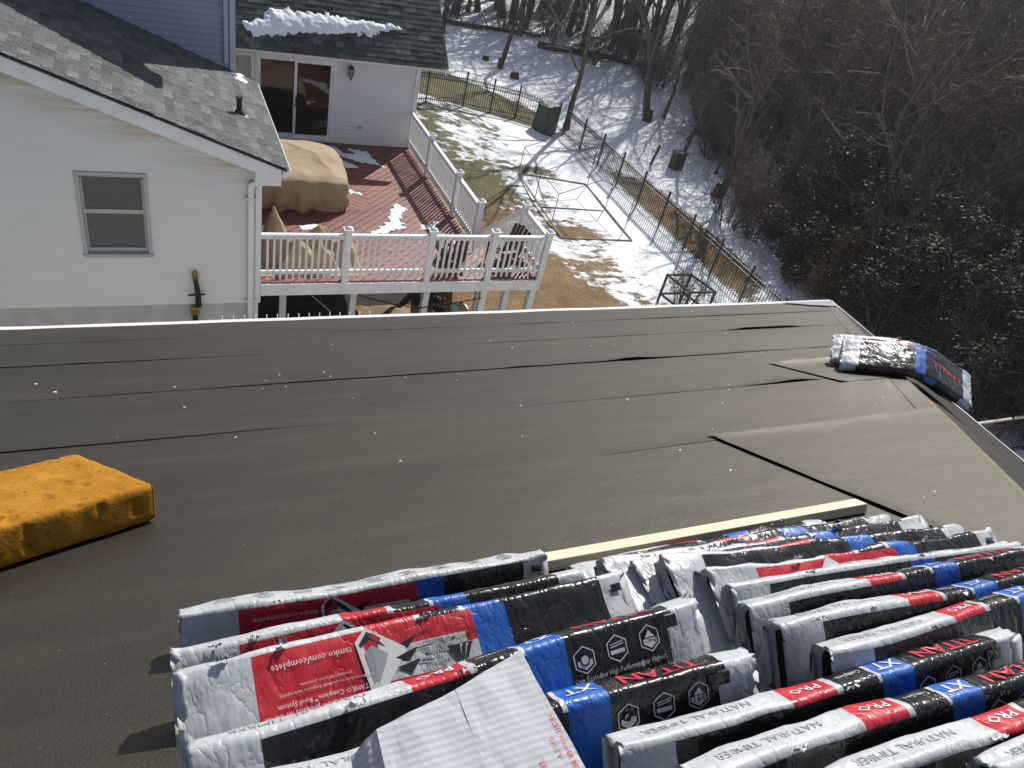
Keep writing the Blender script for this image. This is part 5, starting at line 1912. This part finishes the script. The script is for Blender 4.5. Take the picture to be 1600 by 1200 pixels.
def log(label, a, c, r0, r1, seed):
    r_ = random.Random(seed)
    pts, rad = [], []
    for i in range(13):
        t = i / 12
        x, y = a[0] + (c[0] - a[0]) * t, a[1] + (c[1] - a[1]) * t
        pts.append((x + r_.uniform(-.1, .1), y + r_.uniform(-.1, .1), ground_z(x, y) + r0 * .7 + r_.uniform(0, .08)))
        rad.append((r0 + (r1 - r0) * t) * r_.uniform(.9, 1.1))
    t_ = thing('fallen_log', label, 'log', pts[0])
    MB().tube(pts, rad, 9).build('log_trunk', M['bark'], t_, smooth=True)
    for i in (4, 6, 8, 9, 11):
        p = Vector(pts[i])
        e = p + Vector((r_.uniform(-.8, .8), r_.uniform(-.8, .8), r_.uniform(.3, 1.1)))
        MB().tube([p, p.lerp(e, .5) + Vector((.05, .05, .05)), e], [.05, .035, .01], 5).build('log_limb', M['bark'], t_)
log('long fallen log lying across the snow at the edge of the wood', (21.0, 42.4), (28.0, 40.2), .19, .12, 3)
log('fallen log behind the slope nearer the dark roof', (15.4, 45.0), (22.0, 44.2), .14, .08, 8)

# ------------------------------------------------------------------ bare trees
class Soup:
    """thin tubes collected fast"""
    def __init__(self):
        self.v, self.f = [], []
    def tube(self, pts, rads, n):
        base = len(self.v)
        L = len(pts)
        for i in range(L):
            p = pts[i]
            d = pts[min(i + 1, L - 1)] - pts[max(i - 1, 0)]
            a = d.cross(Vector((0.37, 0.81, 0.45)))
            if a.length < 1e-6:
                a = Vector((1, 0, 0))
            a.normalize()
            c = d.cross(a)
            c.normalize()
            r = rads[i]
            for k in range(n):
                an = 2 * math.pi * k / n
                q = p + a * (math.cos(an) * r) + c * (math.sin(an) * r)
                self.v.append((q.x, q.y, q.z))
        for i in range(L - 1):
            for k in range(n):
                k2 = (k + 1) % n
                self.f.append((base + i * n + k, base + i * n + k2, base + (i + 1) * n + k2, base + (i + 1) * n + k))

def grow(rng, S, start, d, length, r, level, spec):
    nseg = spec['seg'][level]
    pts, rads = [start.copy()], [r]
    p, d = start.copy(), d.normalized()
    for i in range(nseg):
        w = spec['wob'][level]
        d = (d + Vector((rng.gauss(0, w), rng.gauss(0, w), rng.gauss(0, w) + spec['up'][level]))).normalized()
        p = p + d * (length / nseg)
        pts.append(p.copy())
        t = (i + 1) / nseg
        rads.append(r * (1 - t * (1 - spec['taper'][level])))
    S[0 if level == 0 else 1].tube(pts, rads, spec['sides'][level])
    if level + 1 >= len(spec['kids']) + 1 or level >= len(spec['kids']):
        return
    lo = spec['from'][level]
    for k in range(spec['kids'][level]):
        t = lo + (1 - lo) * ((k + rng.random()) / spec['kids'][level])
        f = t * nseg
        i = min(int(f), nseg - 1)
        q = pts[i].lerp(pts[i + 1], f - i)
        ax = (pts[i + 1] - pts[i]).normalized()
        side = ax.cross(Vector((rng.gauss(0, 1), rng.gauss(0, 1), rng.gauss(0, 1))))
        if side.length < 1e-4:
            continue
        side.normalize()
        an = math.radians(rng.uniform(*spec['ang'][level]))
        nd = ax * math.cos(an) + side * math.sin(an)
        ln = length * rng.uniform(*spec['len'][level]) * (1 - 0.45 * t)
        rr_ = rads[i] * rng.uniform(*spec['rad'][level])
        grow(rng, S, q, nd, ln, max(rr_, spec['min']), level + 1, spec)

TALL = dict(seg=[14, 6, 4, 2], wob=[.05, .12, .16, .2], up=[.02, .06, .04, .0], taper=[.25, .3, .4, .5], sides=[9, 5, 3, 3],
            kids=[15, 7, 4], ang=[(28, 65), (25, 65), (25, 70)], len=[(.28, .48), (.35, .6), (.35, .7)], rad=[(.3, .5), (.38, .6), (.5, .7)], min=.0095)
TALL['from'] = [.25, .2, .15]
FORK = dict(TALL)
FORK.update(kids=[11, 8, 4], ang=[(20, 50), (25, 65), (25, 70)], len=[(.45, .7), (.35, .55), (.3, .6)], rad=[(.45, .7), (.3, .5), (.4, .6)], wob=[.09, .13, .17, .2])
FORK['from'] = [.22, .2, .15]
SLIM = dict(TALL)
SLIM.update(kids=[12, 7, 4], len=[(.18, .34), (.35, .6), (.4, .7)])
SLIM['from'] = [.35, .2, .15]
SPARSE = dict(FORK)
SPARSE.update(kids=[8, 6, 4])
SPARSE['from'] = [.3, .2, .15]
BUSH = dict(seg=[6, 4, 3, 2], wob=[.14, .18, .2, .2], up=[.02, .03, .0, .0], taper=[.3, .35, .4, .5], sides=[4, 3, 3, 3],
            kids=[8, 6, 2], ang=[(20, 60), (25, 70), (25, 70)], len=[(.3, .6), (.35, .6), (.4, .7)], rad=[(.4, .6), (.5, .7), (.5, .7)], min=.006)
BUSH['from'] = [.2, .15, .2]

def to_mesh(name, s, mat):
    me = bpy.data.meshes.new(name)
    me.from_pydata(s.v, [], s.f)
    me.materials.append(mat)
    me.polygons.foreach_set('use_smooth', [True] * len(me.polygons))
    me.update()
    return me

def tree_proto(seed, H, r, spec, lean=(0, 0), twig='twig'):
    rng = random.Random(seed)
    S = (Soup(), Soup())
    grow(rng, S, Vector((0, 0, -0.3)), Vector((lean[0], lean[1], 1)), H, r, 0, spec)
    # root flare
    S[0].tube([Vector((0, 0, -.3)), Vector((0, 0, .1)), Vector((0, 0, .5))], [r * 1.5, r * 1.25, r * 1.0], 9)
    return to_mesh('trunk', S[0], M['bark']), to_mesh('crown', S[1], M[twig])

PROTO = [tree_proto(11, 15, .27, TALL), tree_proto(12, 17, .29, TALL), tree_proto(13, 13, .24, FORK), tree_proto(14, 14, .18, SLIM),
         tree_proto(15, 12, .14, SLIM, twig='twig_red'), tree_proto(16, 11, .20, FORK, twig='twig_red')]
def bush_proto(seed, n, h, twig):
    rng = random.Random(seed)
    S = (Soup(), Soup())
    for k in range(n):
        an = rng.uniform(0, 6.28)
        ti = rng.uniform(.1, .75)
        grow(rng, S, Vector((math.cos(an) * .25, math.sin(an) * .25, -.1)), Vector((math.cos(an) * ti, math.sin(an) * ti, 1)), h * rng.uniform(.6, 1.1), rng.uniform(.012, .03), 0, BUSH)
    return to_mesh('stems', S[0], M['bark']), to_mesh('twigs', S[1], M[twig])
BUSHES = [bush_proto(21, 16, 2.6, 'twig'), bush_proto(22, 20, 3.4, 'twig_red'), bush_proto(23, 14, 1.8, 'twig')]

def place_tree(pr, x, y, scale, rz, label, group, lean=0.0, lean_az=0.0, name='bare_tree', cat='tree', parts=('trunk', 'crown')):
    z = ground_z(x, y)
    t = thing(name, label, cat, (x, y, z), group)
    q = Matrix.Rotation(lean, 3, Vector((math.cos(lean_az), math.sin(lean_az), 0))) @ Matrix.Rotation(rz, 3, 'Z')
    t.rotation_euler = q.to_euler()
    t.scale = (scale, scale, scale)
    for nm, me in zip(parts, pr):
        o_ = bpy.data.objects.new(nm, me)
        COL.objects.link(o_)
        o_.parent = t
    return t
WG = 'bare trees of the wood'
NAMED = [
    (tree_proto(31, 10, .13, SPARSE, (.05, .0)), 16.55, 37.2, 1.0, .4, 'bare tree between two dark rocks on the snowy slope'),
    (tree_proto(32, 13, .15, TALL, (.0, .1)), 15.2, 42.8, 1.0, 1.2, 'bare tree just right of the dark shingled roof'),
    (tree_proto(33, 9, .13, SPARSE, (.10, .05)), 16.85, 29.6, 1.0, 2.2, 'bare tree rising right behind the iron fence beside the green bin'),
    (tree_proto(34, 8, .20, SPARSE, (-.06, .02)), 22.0, 31.2, 1.0, 3.0, 'stout forked tree at the edge of the wood casting a long blue shadow'),
    (tree_proto(35, 7, .17, FORK, (.55, .1)), 20.6, 23.0, 1.0, .2, 'leaning crooked tree at the edge of the wood above the fence'),
    (tree_proto(36, 9, .22, FORK, (.0, .0)), 25.8, 21.6, 1.0, 4.0, 'tree with a low V fork behind the evergreen bushes'),
    (tree_proto(37, 9, .15, FORK, (.0, .0)), 24.9, 18.9, 1.0, 5.0, 'slim forked tree standing in the evergreen bushes'),
    (tree_proto(38, 15, .40, TALL, (.10, .05)), 31.0, 18.6, 1.0, 1.0, 'thickest dark trunk near the right edge of the picture'),
    (tree_proto(39, 9, .09, SLIM, (.15, .1)), 20.9, 26.3, 1.0, 1.7, 'thin leaning tree beside the grey utility box'),
]
for pr, x, y, s, rz, lb in NAMED:
    place_tree(pr, x, y, s, 0, lb, WG)
rw = random.Random(77)
spots = []
def far_enough(x, y, dmin):
    return all((x - a) ** 2 + (y - c) ** 2 > dmin * dmin for a, c in spots)
for pr, x, y, s, rz, lb in NAMED:
    spots.append((x, y))
count = 0
tries = 0
while count < 220 and tries < 6000:
    tries += 1
    d = 22 + 46 * rw.random() ** 0.8
    az = math.radians(rw.uniform(12, 74))
    x, y = d * math.sin(az), d * math.cos(az)
    if not in_woods(x, y) or not far_enough(x, y, 1.35):
        continue
    if x < 27 and y > 9 and y < 19 and rw.random() < .6:
        continue
    spots.append((x, y))
    k = rw.choice([0, 1, 2, 0, 3, 3, 4, 4, 2, 5])
    sc_ = min(rw.uniform(.75, 1.15), max(.28, (x - 16.0 + max(0, y - 40) * 2.2) * .72 / 15))
    place_tree(PROTO[k], x, y, sc_, rw.uniform(0, 6.28), 'slender bare tree among many in the wood behind the yard', WG, rw.gauss(0, .07), rw.uniform(0, 6.28))
    count += 1
count = 0
tries = 0
while count < 55 and tries < 6000:
    tries += 1
    d = rw.uniform(66, 130)
    az = math.radians(rw.uniform(12, 70))
    x, y = d * math.sin(az), d * math.cos(az)
    if not far_enough(x, y, 3.0):
        continue
    spots.append((x, y))
    place_tree(PROTO[rw.choice([0, 1, 2, 5])], x, y, rw.uniform(.9, 1.3), rw.uniform(0, 6.28), 'distant bare tree high on the far slope of the wood', 'bare trees on the far slope', rw.gauss(0, .04), rw.uniform(0, 6.28))
    count += 1
for (x, y) in ((17.5, 47.5), (19.5, 49.0), (21.2, 47.0), (23.0, 48.8), (24.8, 46.2), (26.4, 48.0), (18.6, 52.0), (22.0, 53.0), (25.5, 52.0), (28.0, 44.6), (29.4, 47.0), (27.0, 41.8), (30.5, 43.0), (20.3, 55.5), (24.0, 57.0), (28.6, 52.0), (31.0, 39.5), (28.5, 37.6), (33.0, 46.5)):
    place_tree(PROTO[rw.choice([0, 1, 2, 5])], x, y, rw.uniform(.8, 1.1), rw.uniform(0, 6.28), 'slender bare tree among many in the wood behind the yard', WG, rw.gauss(0, .05), rw.uniform(0, 6.28))
# leafless undergrowth
count = 0
tries = 0
while count < 125 and tries < 6000:
    tries += 1
    d = 19 + 33 * rw.random() ** .85
    az = math.radians(rw.uniform(20, 76))
    x, y = d * math.sin(az), d * math.cos(az)
    if not in_woods(x, y):
        continue
    place_tree(BUSHES[rw.randrange(3)], x, y, rw.uniform(.7, 1.25), rw.uniform(0, 6.28), 'leafless twiggy bush in the undergrowth of the wood', 'leafless bushes of the wood', name='bare_bush', cat='bush', parts=('stems', 'twigs'))
    count += 1
count = 0
tries = 0
while count < 48 and tries < 6000:
    tries += 1
    d = rw.uniform(34, 75)
    az = math.radians(rw.uniform(38, 66))
    x, y = d * math.sin(az), d * math.cos(az)
    if not in_woods(x, y) or x < 26:
        continue
    place_tree(BUSHES[rw.choice([0, 1, 1])], x, y, rw.uniform(1.5, 2.6), rw.uniform(0, 6.28), 'tall tangled thicket bush deep in the wood', 'tall thicket bushes of the wood', name='bare_bush', cat='bush', parts=('stems', 'twigs'))
    count += 1
place_tree(BUSHES[2], 13.75, 14.95, .75, .4, 'small bare sapling inside the wooden tree guard', None, name='bare_sapling', cat='sapling', parts=('stems', 'twigs'))

# evergreen shrubs: leaves set on lobes over a few stems
def shrub_proto(seed, n, rx, h, leafmat, size):
    rng = random.Random(seed)
    lobes = []
    for k in range(22):
        an = rng.uniform(0, 6.28)
        rr_ = rng.uniform(0, rx * 1.1)
        lobes.append((math.cos(an) * rr_, math.sin(an) * rr_, rng.uniform(.15, .95) * h * (1.1 - .45 * rr_ / rx), rng.uniform(.18, .42) * rx))
    vs, fs = [], []
    for i in range(n):
        cx, cy, cz, r = lobes[rng.randrange(len(lobes))]
        d = Vector((rng.gauss(0, 1), rng.gauss(0, 1), rng.gauss(0, 1))).normalized()
        p = Vector((cx, cy, cz)) + d * r * (0.55 + 0.5 * rng.random() ** .5) * Vector((1, 1, 1)).x
        p.z = max(.05, p.z)
        a = Vector((rng.gauss(0, 1), rng.gauss(0, 1), rng.gauss(0, .6))).normalized()
        c = a.cross(d + Vector((rng.gauss(0, .5), rng.gauss(0, .5), rng.gauss(0, .5))))
        if c.length < 1e-3:
            continue
        c.normalize()
        s = size * rng.uniform(.6, 1.3)
        q = len(vs)
        nn = a.cross(c)
        vs += [tuple(p - a * s), tuple(p + c * s * .45 + nn * s * .12), tuple(p + a * s), tuple(p - c * s * .45 + nn * s * .12)]
        fs.append((q, q + 1, q + 2, q + 3))
    me = bpy.data.meshes.new('leaves')
    me.from_pydata(vs, [], fs)
    me.materials.append(M[leafmat])
    S = (Soup(), Soup())
    for cx, cy, cz, r in lobes:
        S[0].tube([Vector((cx * .2, cy * .2, -.1)), Vector((cx * .6, cy * .6, cz * .5)), Vector((cx, cy, cz))], [.04, .03, .012], 5)
        for k in range(10):
            d = Vector((rng.gauss(0, 1), rng.gauss(0, 1), rng.gauss(.3, 1))).normalized()
            S[0].tube([Vector((cx, cy, cz)), Vector((cx, cy, cz)) + d * r * rng.uniform(1, 2.2)], [.011, .005], 3)
    return to_mesh('stems', S[0], M['bark']), me
SHR = [shrub_proto(51, 9000, 1.5, 2.6, 'leaf', .062), shrub_proto(52, 9000, 1.7, 3.4, 'leaf', .062), shrub_proto(53, 6000, 1.5, 2.8, 'leaf_brown', .055)]
EV = [(20.6, 17.6, 0, 'evergreen shrub at the left end of the dark thicket by the fence'), (22.6, 18.6, 1, None), (22.3, 16.2, 0, None), (24.4, 17.0, 1, None), (23.6, 14.6, 1, None), (26.3, 18.4, 0, None),
      (26.0, 15.3, 1, None), (25.4, 12.8, 0, None), (28.3, 16.5, 1, None), (27.7, 13.6, 2, None), (23.4, 12.2, 1, None), (22.9, 10.1, 0, None), (25.2, 10.4, 1, None), (27.8, 11.2, 2, None), (30.3, 13.8, 1, None),
      (30.6, 10.7, 1, None), (24.6, 7.6, 1, None), (27.5, 8.4, 1, None), (32.5, 16.2, 2, None), (33.5, 12.6, 1, None), (31.5, 8.2, 1, None), (36, 15, 2, None), (29.2, 20.4, 2, None), (22.0, 20.6, 2, None), (20.4, 13.4, 1, None), (21.6, 11.4, 1, None), (20.8, 9.4, 1, None), (22.6, 8.2, 2, None), (21.8, 14.4, 0, None), (24.2, 9.0, 1, None), (29.0, 9.4, 2, None), (26.2, 7.0, 1, None), (20.0, 15.8, 2, None), (34.6, 9.6, 1, None), (37.5, 11.8, 2, None)]
for i, (x, y, k, lb) in enumerate(EV):
    place_tree(SHR[k], x, y, rw.uniform(.85, 1.3), rw.uniform(0, 6.28), lb or ('dark evergreen shrub in the thicket right of the yard' if k < 2 else 'brown leaved shrub in the thicket right of the yard'),
               'shrubs of the dark thicket', name='leafy_shrub', cat='shrub', parts=('stems', 'leaves'))

# ------------------------------------------------------------------ thin volume added to imitate a lens glare veil
hm = bpy.data.materials.new('veil')
hm.use_nodes = True
ht = hm.node_tree
ht.nodes.clear()
ho = ht.nodes.new('ShaderNodeOutputMaterial')
hv = ht.nodes.new('ShaderNodeVolumePrincipled')
hv.inputs['Color'].default_value = (0.95, 0.95, 0.97, 1)
hv.inputs['Density'].default_value = 0.0006
hv.inputs['Anisotropy'].default_value = 0.45
ht.links.new(hv.outputs[0], ho.inputs['Volume'])
hz = MB().box((60, 60, 10), (960, 960, 48)).build('veil', hm)
tag(hz, 'added thin pale lens-glare haze over the yard and the wood', kind='stuff')
